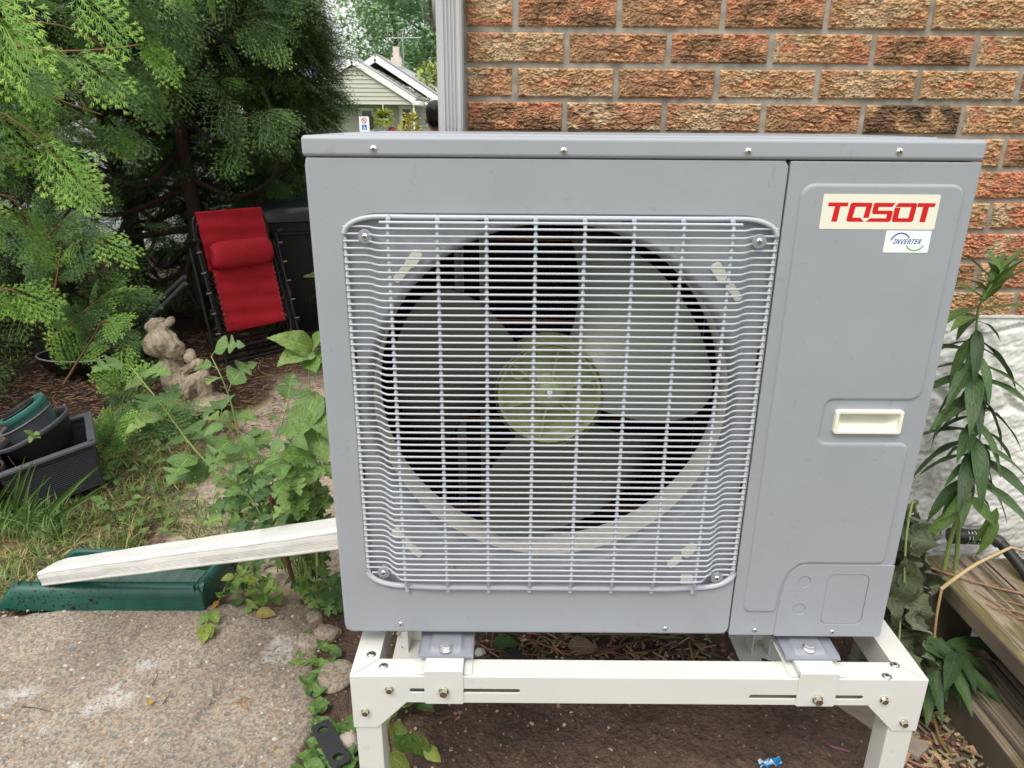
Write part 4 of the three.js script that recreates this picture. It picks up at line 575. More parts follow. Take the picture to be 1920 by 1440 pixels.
// an arborvitae: trunk, limbs that sweep out and up, flat sprays crowded towards the limb ends
function cedar(o) {
  const t = thing('cedar_tree', o.label, 'tree', [0, 0, 0]);
  const [bx, by, bz] = o.base, lean = o.lean ?? [0, 0];
  part('trunk', taper([V(bx, by - 0.1, bz), V(bx + lean[0] * 0.3 + 0.03, by + 0.6, bz + lean[1] * 0.3), V(bx + lean[0] * 0.7 - 0.04, by + 1.5, bz + lean[1] * 0.6), V(bx + lean[0], by + o.h, bz + lean[1])], o.r, o.r * 0.35, 10, 24), woodMat, t);
  const tw = [], sets = SGlow.map(() => []), cols = SGlow.map(() => []);
  for (let i = 0; i < o.limbs; i++) {
    const f = (i + 0.5) / o.limbs, y = by + mix(o.low, o.h * 0.96, f ** 0.9), az = i * 2.4 + rr(-0.5, 0.5), L = o.R * (0.55 + 0.45 * Math.sin(Math.PI * Math.min(1, f * 0.8 + 0.25))) * rr(0.75, 1.1), dx = Math.cos(az), dz = Math.sin(az);
    const k = f * 0.9, s = V(bx + lean[0] * k, y, bz + lean[1] * k), e = s.clone().add(V(dx * L, rr(-0.12, 0.32) * L, dz * L)); if (o.edge) e.x = Math.min(e.x, o.edge(e.y) - 0.05); const m = s.clone().lerp(e, 0.5).add(V(rr(-0.08, 0.08), -0.16 * L, rr(-0.08, 0.08)));
    if (clearing(e)) e.lerp(s, 0.6); part('limb', taper([s, m, e], mix(0.024, 0.012, f), 0.004, 6, 12), woodMat, t);
    const c = new THREE.CatmullRomCurve3([s, m, e]);
    for (let j = 0; j < o.twigs; j++) {
      const q = Math.pow(rnd(), 0.75) * 0.85 + 0.15, p = c.getPointAt(q), a2 = az + rr(-1.5, 1.5), l2 = rr(0.18, 0.42) * o.R * 0.8, e2 = p.clone().add(V(Math.cos(a2) * l2, rr(-0.5, 0.45) * l2, Math.sin(a2) * l2));
      if (o.edge) e2.x = Math.min(e2.x, o.edge(e2.y)); if (tw.length < 1900 && !(clearing(e2) || clearing(p))) { const mm = p.clone().lerp(e2, 0.5).add(V(rr(-0.03, 0.03), -0.1 * l2, rr(-0.03, 0.03))); tw.push(taper([p, mm, e2], 0.0038, 0.0012, 4, 5)); }
      for (let n = 0; n < o.sprays; n++) {
        const w = rr(0.25, 1.05), b = p.clone().lerp(e2, w); const rad = Math.hypot(b.x - bx, b.z - bz) / o.R;
        if (o.keep && !o.keep(b, rad)) continue;
        const dir = V(Math.cos(a2) + rr(-0.7, 0.7), rr(-0.95, 0.25), Math.sin(a2) + rr(-0.7, 0.7)), up = V(dx * 0.7 + rr(-0.6, 0.6), rr(0.2, 1), dz * 0.7 + rr(-0.6, 0.6));
        const g = Math.floor(rnd() * SGlow.length), sh = rr(0.75, 1.25), young = rnd() < (o.young ?? 0.12) ? 1.5 : 1; sets[g].push(M4(b, leafQuat(dir, up), rr(0.12, 0.24) * (o.ss ?? 1))); cols[g].push(lin(0.064 * sh * young, 0.132 * sh * young, 0.034 * sh)); 
      }
    }
  }
  if (tw.length) { const m = part('twig', merge(tw), woodMat, t); m.userData.kind = 'stuff'; }
  SGlow.forEach((g, i) => instanced('foliage', g, foliage, sets[i], t, cols[i]));
  return t;
}
rnd = mulberry(77);
// the hedge is bare inside and kept open round the chairs
const clearing = (b) => b.z > -3.45 && b.x > -2.02 && b.y < 0.94;
const trimmed = (b) => b.x < -0.205 * (1.05 - b.z) - 0.14 - 0.36 * clamp(1.62 - b.y, 0, 0.6) - 0.55 * clamp(b.y - 1.72, 0, 0.9) + 0.07 * Math.sin(b.y * 11 + b.z * 4); // the side towards the street is clipped
const opening = (b) => { if (clearing(b) || !trimmed(b)) return false; const e = Math.hypot((b.x + 2.1) / 1.05, (b.y - 1.0) / 0.72); return !(e < 1 && b.z > -4.6) || rnd() < 0.13 + 0.42 * e ** 4; };
cedar({ label: 'dark evergreen cedar with bare curving limbs behind the red folding chair', base: [-2.05, -0.02, -3.55], h: 3.6, r: 0.05, R: 1.2, low: 0.1, limbs: 76, twigs: 13, sprays: 6, keep: opening, lean: [0.15, 0.1], edge: () => -1.15 });
cedar({ label: 'dense evergreen cedar nearest the far grey house, behind the black bin', base: [-1.75, -0.05, -4.3], h: 3.8, r: 0.05, R: 0.95, low: 0.15, limbs: 74, twigs: 12, sprays: 8, lean: [-0.05, 0.1], edge: (y) => -1.3 - 0.3 * clamp(1.62 - y, 0, 0.6), keep: (b) => !clearing(b) && trimmed(b) });
cedar({ label: 'evergreen cedar at the left picture edge, above the stacked plant pots', base: [-3.05, -0.02, -2.7], h: 3.6, r: 0.07, R: 1.2, low: 0.1, limbs: 66, twigs: 12, sprays: 6, lean: [0.1, 0.15], young: 0.12, keep: opening });
cedar({ label: 'evergreen cedar deep in the hedge between the front cedars', base: [-3.0, -0.1, -4.7], h: 3.9, r: 0.07, R: 1.3, low: 0.1, limbs: 56, twigs: 10, sprays: 5, keep: opening, lean: [0, 0.1] });
cedar({ label: 'evergreen cedar at the far left end of the hedge', base: [-4.4, -0.1, -3.9], h: 3.9, r: 0.07, R: 1.3, low: 0.1, limbs: 50, twigs: 10, sprays: 5, lean: [0, 0.1] });
{ // near cedar outside the frame: its outer branches hang into view, sprays seen one by one
  const t = thing('cedar_tree', 'bright green cedar branches with large flat sprays hanging in at the upper left', 'tree');
  part('trunk', taper([V(-2.35, -0.1, -0.72), V(-2.33, 1.2, -0.75), V(-2.3, 3.4, -0.7)], 0.08, 0.04, 10, 16), woodMat, t);
  const br = (list, z, n, size, o = {}) => {
    const pts = poly(list, z); pts.unshift(V(-2.3, pts[0].y - 0.15 + 0.25 * rnd(), -0.75)); const c = new THREE.CatmullRomCurve3(pts, false, 'centripetal'); const limb = part('branch', taper(pts, 0.008, 0.0022, 6, 28), twigMat, t);
    for (let i = 0; i < n; i++) {
      const q = mix(o.from ?? 0.35, 1, i / (n - 1)), p = c.getPointAt(Math.min(q, 1)), d = c.getTangentAt(Math.min(q, 1)), sd = i % 2 ? 1 : -1;
      const dir = d.clone().multiplyScalar(o.fwd ?? 0.7).add(V(sd * 0.25 + rr(-0.3, 0.3), -rr(0.35, 1.0) * (o.hang ?? 1), sd * 0.4 + rr(-0.3, 0.4))).normalize(), up = V(rr(-0.3, 0.4), 0.6, 0.9);
      const s = part('spray', SG[Math.floor(rnd() * 5)], rnd() < (o.b ?? 0.5) ? SM.bright : SM.mid, limb); s.position.copy(p); s.quaternion.copy(leafQuat(dir, up)); s.scale.setScalar(size * rr(0.75, 1.2));
      if (rnd() < 0.75) { const s2 = part('spray', SG[Math.floor(rnd() * 5)], rnd() < (o.b ?? 0.5) ? SM.bright : SM.mid, limb); s2.position.copy(p).addScaledVector(dir, size * 0.55); s2.quaternion.copy(leafQuat(dir.clone().add(V(rr(-0.7, 0.7), rr(-0.6, 0.2), rr(-0.3, 0.3))), up)); s2.scale.setScalar(size * rr(0.6, 1)); }
    }
  };
  br([[-260, 70], [0, 84], [110, 96], [200, 92], [262, 84]], [-0.95, -1.15], 10, 0.15, { from: 0.42 });
  br([[-260, -60], [0, -50], [120, -30], [230, 0]], [-0.8, -1.0], 9, 0.15, { b: 0.6 });
  br([[-200, -90], [-60, -60], [20, 10], [40, 30]], [-0.6, -0.7], 9, 0.17, { b: 0.9 });
  br([[-260, 130], [-40, 150], [40, 160], [130, 195], [190, 215]], [-1.1, -1.35], 8, 0.14, { b: 0.35 });
  br([[-300, 180], [-60, 195], [0, 210], [40, 235], [75, 262]], [-0.75, -0.8], 8, 0.15, { b: 0.7 });
  br([[-300, 360], [-60, 360], [10, 365], [50, 400], [60, 430]], [-0.8, -0.95], 8, 0.14, { b: 0.5 });
  br([[-300, 560], [-80, 545], [0, 540], [40, 550], [65, 575]], [-0.85, -0.9], 9, 0.13, { b: 0.95, hang: 0.5 });
  br([[-300, 270], [-80, 290], [40, 300], [130, 320]], [-1.3, -1.7], 7, 0.15, { b: 0.1 });
  br([[-100, -130], [140, -90], [280, -50], [380, -30]], [-1.3, -1.7], 7, 0.15, { b: 0.15 });
  br([[-200, 30], [60, 40], [150, 60], [235, 120]], [-1.6, -1.9], 6, 0.15, { b: 0.15 });
}
{ // low cedar shoots spreading out over the ground
  const t = thing('cedar_shoot', 'low cedar shoots with green sprays spreading over the ground behind the pots', 'shrub');
  const sh = (list, z, n, size, m) => { const pts = poly(list, z), c = new THREE.CatmullRomCurve3(pts); const s0 = part('stem', taper(pts, 0.006, 0.002, 6, 16), twigMat, t); for (let i = 0; i < n; i++) { const q = mix(0.15, 1, i / (n - 1)), p = c.getPointAt(q), d = c.getTangentAt(q), sd = i % 2 ? 1 : -1; const s = part('spray', SG[i % 5], rnd() < m ? SM.bright : SM.mid, s0); s.position.copy(p); s.quaternion.copy(leafQuat(d.clone().add(V(sd * 0.6, rr(-0.3, 0.3), rr(0, 0.5))), V(rr(-0.3, 0.3), 1, 0.7))); s.scale.setScalar(size * rr(0.7, 1.2)); } };
  sh([[90, 640], [140, 600], [190, 560], [240, 545]], [-2.2, -2.2], 9, 0.17, 0.2); sh([[120, 720], [170, 640], [200, 600], [235, 640]], [-2.0, -1.9], 9, 0.16, 0.5); sh([[100, 560], [110, 500], [115, 450]], [-2.2, -2.2], 7, 0.16, 0.15);
  sh([[150, 790], [190, 800], [225, 770], [235, 720]], [-1.75, -1.8], 8, 0.15, 0.5); sh([[130, 880], [180, 840], [240, 815], [300, 790]], [-1.55, -1.7], 13, 0.16, 0.2); sh([[160, 870], [190, 845], [215, 800]], [-1.45, -1.5], 8, 0.12, 0.7); sh([[60, 480], [120, 420], [160, 440]], [-1.9, -1.9], 8, 0.17, 0.1);
}

// ---------------------------------------------------------------- broad-leaved plants beside the machine
rnd = mulberry(401);
{
  const a = thing('mulberry_sapling', 'tall mulberry sapling with lobed leaves, leftmost stem before the garden statue', 'sapling', [0, 0, 0]);
  leafyStem(a, poly([[560, 1075], [520, 1010], [455, 930], [400, 880], [355, 830], [300, 755], [245, 688]], [-0.68, -0.8]), { n: 15, from: 0.28, kind: 'lobed', mats: LM.mulberry, size: 0.098, r0: 0.004, r1: 0.0016, stem: stemPale, hang: -0.45 });
  const b = thing('mulberry_sapling', 'mulberry sapling with lobed leaves reaching up beside the red chair legs', 'sapling', [0, 0, 0]);
  leafyStem(b, poly([[545, 1070], [500, 990], [470, 880], [448, 815], [430, 745], [412, 700], [396, 668]], [-0.66, -0.72]), { n: 14, from: 0.3, kind: 'lobed', mats: LM.mulberry, size: 0.085, r0: 0.0035, r1: 0.0014, stem: stemPale, hang: -0.4 });
  leafyStem(b, poly([[505, 1000], [515, 870], [530, 790], [545, 740]], [-0.68, -0.6]), { n: 9, from: 0.25, kind: 'lobed', mats: LM.mulberry, size: 0.07, stem: stemPale });
  const c = thing('ash_seedling', 'pale green seedling with long pointed leaves against the left side of the machine', 'seedling', [0, 0, 0]);
  const cp = poly([[595, 1060], [588, 900], [582, 760], [578, 660]], [-0.42, -0.4]); stemOf(c, cp, 0.0035, 0.0015, stemPale);
  for (const [px, py, tx, ty, s, k] of [[582, 655, 520, 612, 0.085, 0], [582, 660, 535, 665, 0.085, 0], [588, 650, 600, 600, 0.06, 1], [580, 665, 590, 690, 0.07, 1], [584, 672, 610, 668, 0.06, 1], [590, 520, 572, 500, 0.05, 1], [588, 762, 540, 800, 0.085, 2], [590, 755, 610, 790, 0.1, 2], [592, 740, 555, 815, 0.1, 2], [588, 860, 505, 845, 0.085, 2], [590, 880, 520, 905, 0.09, 2], [590, 700, 600, 640, 0.06, 1], [590, 800, 610, 860, 0.09, 2]]) { const p = atZ(px, py, -0.4), q = atZ(tx, ty, -0.34); addLeaf(c, 'ovate', [LM.mulberry[2], LM.lime[2], LM.mulberry[0]][k], p, q.sub(p), V(rr(-0.2, 0.2), 0.8, 0.7), s); }
  const d = thing('leafy_bush', 'dense low bush of lobed dark green leaves left of the machine above the white pipe', 'bush', [0, 0, 0]);
  for (let i = 0; i < 24; i++) { const bx = rr(530, 605), tx = rr(385, 612), ty = rr(740, 985) - (tx - 480) * 0.25, zz = rr(-0.72, -0.5); leafyStem(d, poly([[bx, rr(1050, 1090)], [mix(bx, tx, 0.45) + rr(-10, 10), mix(1060, ty, 0.6)], [tx, ty]], [rr(-0.66, -0.5), zz]), { n: 11, from: 0.25, kind: i % 3 ? 'lobed' : 'ovate', mats: i % 3 ? LM.dark : [LM.dark[1], LM.dark[2], LM.mulberry[1]], size: rr(0.04, 0.058), r0: 0.0022, r1: 0.001, hang: -0.5 }); }
  for (let i = 0; i < 16; i++) { const tx = rr(500, 620), ty = rr(780, 1000), zz = rr(-0.42, -0.3); leafyStem(d, poly([[rr(560, 610), rr(1040, 1085)], [mix(590, tx, 0.5) + rr(-8, 8), Math.min(ty - 5, mix(1050, ty, 0.75))], [tx, ty]], [-0.5, zz]), { n: 10, from: 0.3, kind: i % 4 ? 'lobed' : 'ovate', mats: i % 2 ? LM.mulberry : [LM.dark[2], LM.dark[3], LM.lime[2]], size: rr(0.038, 0.055), r0: 0.0022, r1: 0.001, hang: -0.5 }); }
  const e = thing('leafy_ground_plant', 'mixed low weeds with small lobed leaves under the white pipe by the slab', 'weed', [0, 0, 0]);
  for (let i = 0; i < 15; i++) { const px = rr(440, 625), py = rr(1070, 1140) - (px < 480 ? 25 : 0), b0 = atY(px, py, 0), top = b0.clone().add(V(rr(-0.06, 0.06), rr(0.04, 0.13), rr(-0.02, 0.08))); leafyStem(e, [b0, b0.clone().lerp(top, 0.5).add(V(rr(-0.01, 0.01), 0.01, 0)), top], { n: 8, from: 0.2, kind: i % 4 === 1 ? 'ovate' : 'lobed', mats: i % 5 === 0 ? LM.lime : LM.dark, size: rr(0.035, 0.055), r0: 0.0018, r1: 0.0008, hang: -0.35 }); }
  const f = thing('leaf_spray', 'yellow green round leaves on a trailing stem at the corner of the green tray', 'seedling', [0, 0, 0]);
  const fp = poly([[425, 1095], [408, 1130], [395, 1150], [380, 1185]], 0.03, atY); stemOf(f, fp, 0.0015, 0.001, stemPale);
  for (const [px, py, tx, ty, s, k] of [[412, 1115, 415, 1092, 0.04, 2], [398, 1148, 407, 1165, 0.042, 0], [385, 1175, 378, 1208, 0.05, 1], [388, 1172, 398, 1200, 0.045, 0], [392, 1150, 366, 1170, 0.035, 2], [410, 1120, 425, 1108, 0.035, 0]]) { const p = atY(px, py, 0.035), q = atY(tx, ty, 0.03); addLeaf(f, 'ovate', LM.lime[k], p, q.sub(p), V(0.1, 1, 0.3), s, k); }
  const g = thing('weed_in_crack', 'small rosettes of green weeds growing in the broken edge of the slab', 'weed', [0, 0, 0]);
  for (const [px, py] of [[592, 1238], [600, 1262], [580, 1280], [585, 1300], [595, 1320], [608, 1215], [630, 1225], [600, 1330], [575, 1195], [560, 1240]]) for (let i = 0; i < 6; i++) { const p = atY(px + rr(-8, 8), py + rr(-8, 8), 0.014), an = rr(0, 6.28); addLeaf(g, 'ovate', LM.dark[1 + Math.floor(rnd() * 3)], p, V(Math.cos(an), rr(0.15, 0.8), Math.sin(an)), V(0, 1, 0.2), rr(0.018, 0.034)); }
  const h = thing('broadleaf_weed', 'cluster of broad light green weeds beside the black two-hole plate', 'weed', [0, 0, 0]);
  for (const [px, py] of [[610, 1400], [585, 1425], [640, 1385], [650, 1420], [570, 1440], [625, 1440], [655, 1360], [600, 1365]]) for (let i = 0; i < 6; i++) { const p = atY(px + rr(-12, 12), py + rr(-8, 8), 0.01), an = rr(0, 6.28); addLeaf(h, 'ovate', i % 2 ? LM.mulberry[i % 4] : LM.dark[2], p, V(Math.cos(an), rr(0.2, 0.7), Math.sin(an)), V(0, 1, 0.3), rr(0.03, 0.055)); }
  const k = thing('creeper_seedling', 'bright green seedling with hanging pointed leaflets behind the left stand leg', 'seedling', [0, 0, 0]);
  const kp = [atY(735, 1425, 0), atZ(728, 1370, -0.06), atZ(722, 1325, -0.07)]; stemOf(k, kp, 0.002, 0.0012, twigMat);
  const kp2 = [kp[1], atZ(755, 1372, -0.04), atZ(785, 1375, -0.03), atZ(800, 1400, -0.02)]; stemOf(k, kp2, 0.0014, 0.0009, twigMat);
  for (const [px, py, tx, ty, s, m] of [[722, 1335, 742, 1320, 0.05, 0], [718, 1340, 705, 1380, 0.05, 1], [745, 1373, 735, 1372, 0.03, 1], [758, 1375, 748, 1425, 0.055, 2], [775, 1376, 768, 1438, 0.065, 2], [788, 1380, 785, 1432, 0.06, 2], [800, 1400, 815, 1420, 0.04, 1], [740, 1360, 756, 1370, 0.035, 0], [728, 1400, 705, 1415, 0.045, 1], [732, 1415, 760, 1440, 0.05, 1], [735, 1425, 705, 1438, 0.045, 1]]) { const p = atZ(px, py, -0.035), q = atZ(tx, ty, -0.02); addLeaf(k, 'ovate', LM.lime[m], p, q.sub(p), V(rr(-0.2, 0.2), 0.5, 0.9), s, m); }
  const l = thing('leafy_ground_plant', 'dark round-leaved weeds behind the creeper seedling at the stand corner', 'weed', [0, 0, 0]);
  for (let i = 0; i < 22; i++) { const p = atY(rr(700, 800), rr(1325, 1360), 0.01).add(V(0, rr(0.02, 0.1), 0)), an = rr(0, 6.28); addLeaf(l, 'ovate', LM.dark[i % 4], p, V(Math.cos(an), rr(-0.1, 0.5), Math.sin(an)), V(0, 1, 0.4), rr(0.035, 0.06)); }
}
{ // lanceolate weeds by the steps
  const a = thing('tall_weed', 'tall upright weed with long drooping narrow leaves against the whitewashed wall', 'weed', [0, 0, 0]);
  const pts = poly([[1790, 1068], [1795, 1030], [1800, 960], [1818, 880], [1826, 760], [1830, 640], [1836, 575], [1862, 530], [1880, 505]], [-0.38, -0.36]); stemOf(a, pts, 0.005, 0.0018, stemMat);
  const c = new THREE.CatmullRomCurve3(pts, false, 'centripetal');
  for (let i = 0; i < 72; i++) { const t = mix(0.3, 1, i / 71), p = c.getPointAt(t), an = i * 2.4 + rr(-0.3, 0.3), out = V(Math.cos(an), 0, Math.sin(an) * 0.8 + 0.12), top = sstep(0.78, 1, t), dir = out.clone().multiplyScalar(0.72).add(V(rr(-0.2, 0.2), mix(-0.2, 0.9, top) + rr(-0.35, 0.35), rr(-0.2, 0.2))); const m = t > 0.84 ? LM.lanceTop : LM.lance; addLeaf(a, 'lance', m[i % m.length], p, dir, V(0, 1, 0).addScaledVector(out, -0.3), mix(0.13, 0.085, top) * rr(0.6, 1.25), top > 0.5 ? [0, 3, 1][i % 3] : [2, 4, 5, 4][i % 4]); }
  const b = thing('wilted_weed', 'wilted weed with limp crumpled grey green leaves hanging beside the machine', 'weed', [0, 0, 0]);
  for (const [list, z, n] of [[[[1722, 1010], [1712, 940], [1700, 1000], [1695, 1100]], [-0.33, -0.2], 9], [[[1720, 1000], [1722, 1040], [1712, 1120], [1720, 1190]], [-0.33, -0.2], 9], [[[1722, 1010], [1700, 1060], [1690, 1140], [1685, 1215]], [-0.3, -0.16], 9]]) { const pp = poly(list, z), cc = new THREE.CatmullRomCurve3(pp, false, 'centripetal'); stemOf(b, pp, 0.004, 0.0018, stemMat); for (let i = 0; i < n; i++) { const p = cc.getPointAt(mix(0.2, 1, i / (n - 1))), an = i * 2.4; addLeaf(b, 'wilt', LM.wilt[i % 3], p, V(Math.cos(an) * 0.4, -1 + rr(0, 0.4), Math.sin(an) * 0.4), V(Math.cos(an), 0.2, Math.sin(an) * 0.5 + 0.6), rr(0.11, 0.19)); } }
  const d = thing('strap_leaved_weed', 'fan of glossy dark green strap leaves lying across the lower timber', 'weed', [0, 0, 0]);
  const o = atY(1745, 1215, 0.15), stem = [atY(1700, 1200, 0.15), o.clone(), atY(1840, 1235, 0.12)]; stemOf(d, stem, 0.003, 0.001, stemMat);
  for (let i = 0; i < 34; i++) { const an = mix(-0.5, 2.9, rnd()), p = o.clone().add(V(rr(-0.05, 0.05), rr(-0.03, 0.03), rr(-0.05, 0.04))); addLeaf(d, 'lance', LM.lance[i % 3], p, V(Math.cos(an), rr(-0.55, 0.15), Math.sin(an)), V(0, 1, 0.2), rr(0.1, 0.17), i % 4); }
  { const p = atY(1775, 1220, 0.15), q = atY(1855, 1292, 0.1); addLeaf(d, 'lance', LM.lance[1], p, q.sub(p), V(0.2, 1, 0.2), 0.19, 0); }
  const e = thing('broken_weed_stem', 'thick bent green weed stem with torn leaves leaning over the top timber', 'weed', [0, 0, 0]);
  stemOf(e, poly([[1700, 1075], [1722, 1030], [1760, 990], [1795, 955], [1815, 920]], [-0.36, -0.33]), 0.006, 0.009, stemPale); stemOf(e, poly([[1770, 1068], [1778, 1030], [1790, 985], [1808, 940], [1822, 880]], [-0.36, -0.36]), 0.005, 0.004, stemMat);
  for (const [px, py, tx, ty, s] of [[1800, 950, 1745, 1005, 0.1], [1815, 930, 1870, 975, 0.09], [1868, 968, 1850, 1040, 0.1], [1870, 950, 1830, 1050, 0.1], [1810, 920, 1785, 965, 0.08]]) { const p = atZ(px, py, -0.33), q = atZ(tx, ty, -0.3); addLeaf(e, 'lance', LM.lanceTop[0], p, q.sub(p), V(0.3, 0.5, 0.9), s, 1).scale.x *= 1.5; }
}
// ---------------------------------------------------------------- things in the yard
rnd = mulberry(909);
const tubeBlack = mat(lin(0.014, 0.014, 0.016), { roughness: 0.38 });
const weaveB = dataTex(128, 128, (u, v) => gray(0.5 + 0.25 * Math.sin(u * 402) + 0.25 * Math.sin(v * 402)), false); weaveB.repeat.set(6, 6);
const faded = dataTex(256, 256, (u, v) => { const t = 0.92 + 0.16 * (fbm(u * 5, v * 5, 3, 5, 5) - 0.5) + 0.1 * (fbm(u * 90, v * 90, 3, 2, 90) - 0.5); return gray(t); });
const redCloth = phys(lin(0.64, 0.014, 0.032), { map: faded, bumpMap: weaveB, bumpScale: 0.0006, roughness: 0.75, sheen: 0.4, sheenColor: lin(0.5, 0.05, 0.05), side: THREE.DoubleSide });
const darkCloth = mat(lin(0.02, 0.018, 0.018), { bumpMap: weaveB, bumpScale: 0.0006, roughness: 0.9, side: THREE.DoubleSide });
function foldedChair(label, pos, turn, leanBack, cloth, pillow) {
  const t = thing('folding_chair', label, 'chair', pos); t.rotation.order = 'YXZ'; t.rotation.y = turn; t.rotation.x = -leanBack;
  const W = 0.245;
  part('frame', merge([
    tube([V(-W, 0.74, 0), V(-W, 0.16, 0.02), V(-W + 0.012, 0.115, 0.022), V(-W + 0.05, 0.1, 0.022), V(W - 0.05, 0.1, 0.022), V(W - 0.012, 0.115, 0.022), V(W, 0.16, 0.02), V(W, 0.74, 0)], 0.0105, 10, 70),
    tube([V(-W + 0.005, 0.62, -0.025), V(-W - 0.002, 0.9, -0.02), V(-W + 0.02, 0.945, -0.02), V(-W + 0.06, 0.955, -0.02), V(W - 0.06, 0.955, -0.02), V(W - 0.02, 0.945, -0.02), V(W + 0.002, 0.9, -0.02), V(W - 0.005, 0.62, -0.025)], 0.0105, 10, 70)]), tubeBlack, t);
  for (const s of [-1, 1]) {
    part('leg', merge([rod(V(s * (W + 0.03), 0.78, 0.03), V(s * (W + 0.028), 0.0, 0.05), 0.0105, 10), rod(V(s * (W + 0.052), 0.76, -0.03), V(s * (W + 0.05), 0.02, -0.05), 0.0105, 10), rod(V(s * (W + 0.018), 0.74, 0.0), V(s * (W + 0.034), 0.36, 0.05), 0.008, 8)]), tubeBlack, t);
    part('armrest', merge([box(0.045, 0.03, 0.16, s * (W + 0.045), 0.795, 0.0, 0.012), box(0.02, 0.07, 0.04, s * (W + 0.03), 0.755, 0.03, 0.008)]), mat(lin(0.01, 0.01, 0.01), { roughness: 0.5 }), t);
    const rv = []; for (let i = 0; i < 5; i++) rv.push(cyl(0.005, 0.005, 0.03, s * (W + 0.04), 0.2 + i * 0.13, 0.052, 8, 'x')); part('rivet', merge(rv), M.galv, t).userData.kind = 'stuff';
  }
  part('foot_bar', rod(V(-W - 0.028, 0.004, 0.05), V(W + 0.028, 0.004, 0.05), 0.0105, 10), tubeBlack, t); part('foot_bar', rod(V(-W - 0.05, 0.02, -0.05), V(W + 0.05, 0.02, -0.05), 0.0105, 10), tubeBlack, t);
  const fold = (x, y) => 0.004 * Math.sin(y * 60 + x * 5) + 0.003 * (fbm(x * 14, y * 22, 3, 3) - 0.5);
  part('top_fabric', merge([grid(24, 24, (u, v) => { const x = mix(-W + 0.018, W - 0.018, u), y = mix(0.6, 0.962, v); return [x, y, 0.004 + fold(x, y) - 0.03 * (1 - v) * Math.sin(u * Math.PI), u, v]; }), grid(24, 5, (u, v) => { const a = v * Math.PI; return [mix(-W + 0.018, W - 0.018, u), 0.962 + Math.sin(a) * 0.012, -0.008 + 0.012 * Math.cos(a), u, v]; })]), cloth, t);
  const zig = (y) => 0.0055 * Math.cos((y - 0.205) / 0.036 * Math.PI * 2);
  const low = part('seat_fabric', merge([grid(30, 60, (u, v) => { const y = mix(0.205, 0.6, v), w = W - 0.03 + zig(y), x = mix(-w, w, u); return [x, y, 0.022 + fold(x, y) * 0.7 - 0.012 * Math.sin(u * Math.PI), u, v]; }), grid(30, 4, (u, v) => { const w = W - 0.03; return [mix(-w, w, u), 0.205 - 0.012 * Math.sin(v * Math.PI / 2), 0.022 - 0.016 * v - 0.012 * Math.sin(u * Math.PI) * (1 - v), u, v]; })]), cloth, t);
  const eye = [], lace = []; for (const s of [-1, 1]) for (let i = 0; i < 11; i++) { const y = 0.212 + i * 0.036; const e = new THREE.TorusGeometry(0.005, 0.0018, 6, 12); e.translate(s * (W - 0.037), y, 0.024); eye.push(e); lace.push(tube([V(s * (W - 0.037), y, 0.026), V(s * (W - 0.012), y + 0.012, 0.034), V(s * (W + 0.006), y + 0.014, 0.018), V(s * (W - 0.004), y + 0.018, 0.004)], 0.0026, 5, 10)); }
  part('eyelet', merge(eye), M.zinc, low).userData.kind = 'stuff'; part('lace', merge(lace), tubeBlack, low).userData.kind = 'stuff';
  if (pillow) part('head_pillow', (() => { const g = new THREE.CapsuleGeometry(0.08, 0.3, 10, 28); g.rotateZ(Math.PI / 2); const p = g.attributes.position; for (let i = 0; i < p.count; i++) { const x = p.getX(i), a = Math.abs(x) / 0.215; p.setX(i, Math.sign(x) * Math.min(Math.abs(x), 0.205)); const k = 1.16 - 0.1 * a; p.setY(i, p.getY(i) * k + 0.003 * Math.sin(x * 40)); p.setZ(i, p.getZ(i) * 0.62 + 0.002 * fbm(x * 20, p.getY(i) * 20, 1, 3)); } g.translate(0.0, 0.685, 0.045); g.computeVertexNormals(); return g; })(), cloth, t);
  return t;
}
foldedChair('red folded garden recliner with a head pillow leaning by the hedge', [-1.405, 0.0, -2.83], 0.83, 0.23, redCloth, true).scale.setScalar(0.83);
foldedChair('black folded chair standing half hidden behind the red recliner', [-1.5, 0.0, -2.98], 0.83, 0.15, darkCloth, false).scale.setScalar(0.77);
{ // wheeled bin
  const c = atZ(552, 420, -3.55), top = atZ(540, 398, -3.55).y;
  const t = thing('wheelie_bin', 'black wheeled rubbish bin with domed lid behind the red chair', 'bin', [c.x + 0.02, -0.02, -3.6]); t.rotation.y = 0.35;
  const bm = mat(lin(0.012, 0.013, 0.016), { roughness: 0.45, bumpMap: paintBump, bumpScale: 0.0006 });
  const h = top + 0.02, s = 0.27; const body = new THREE.CylinderGeometry(s * Math.SQRT2, s * 0.8 * Math.SQRT2, h, 4, 6); body.rotateY(Math.PI / 4); body.translate(0, h / 2, 0);
  part('body', merge([body.toNonIndexed(), box(0.6, 0.03, 0.58, 0, h - 0.02, 0, 0.012), box(0.56, 0.02, 0.56, 0, h - 0.1, 0, 0.01)].map((g) => { g.computeVertexNormals(); return g; })), bm, t);
  part('lid', grid(30, 24, (u, v) => { const a = (u * 2 - 1), b = (v * 2 - 1), e = Math.max(Math.abs(a), Math.abs(b)), d = 0.085 * Math.pow(1 - Math.pow(Math.abs(a), 3.2), 0.6) * Math.pow(1 - Math.pow(Math.abs(b), 3.2), 0.6); return [a * 0.31, h + 0.004 + d - (e > 0.99 ? 0.03 : 0), b * 0.3]; }), phys(lin(0.02, 0.022, 0.026), { roughness: 0.35, clearcoat: 0.3, side: THREE.DoubleSide }), t);
  for (const x of [-0.2, 0.2]) part('wheel', cyl(0.1, 0.1, 0.05, x, 0.1, -0.24, 20, 'x'), bm, t);
}
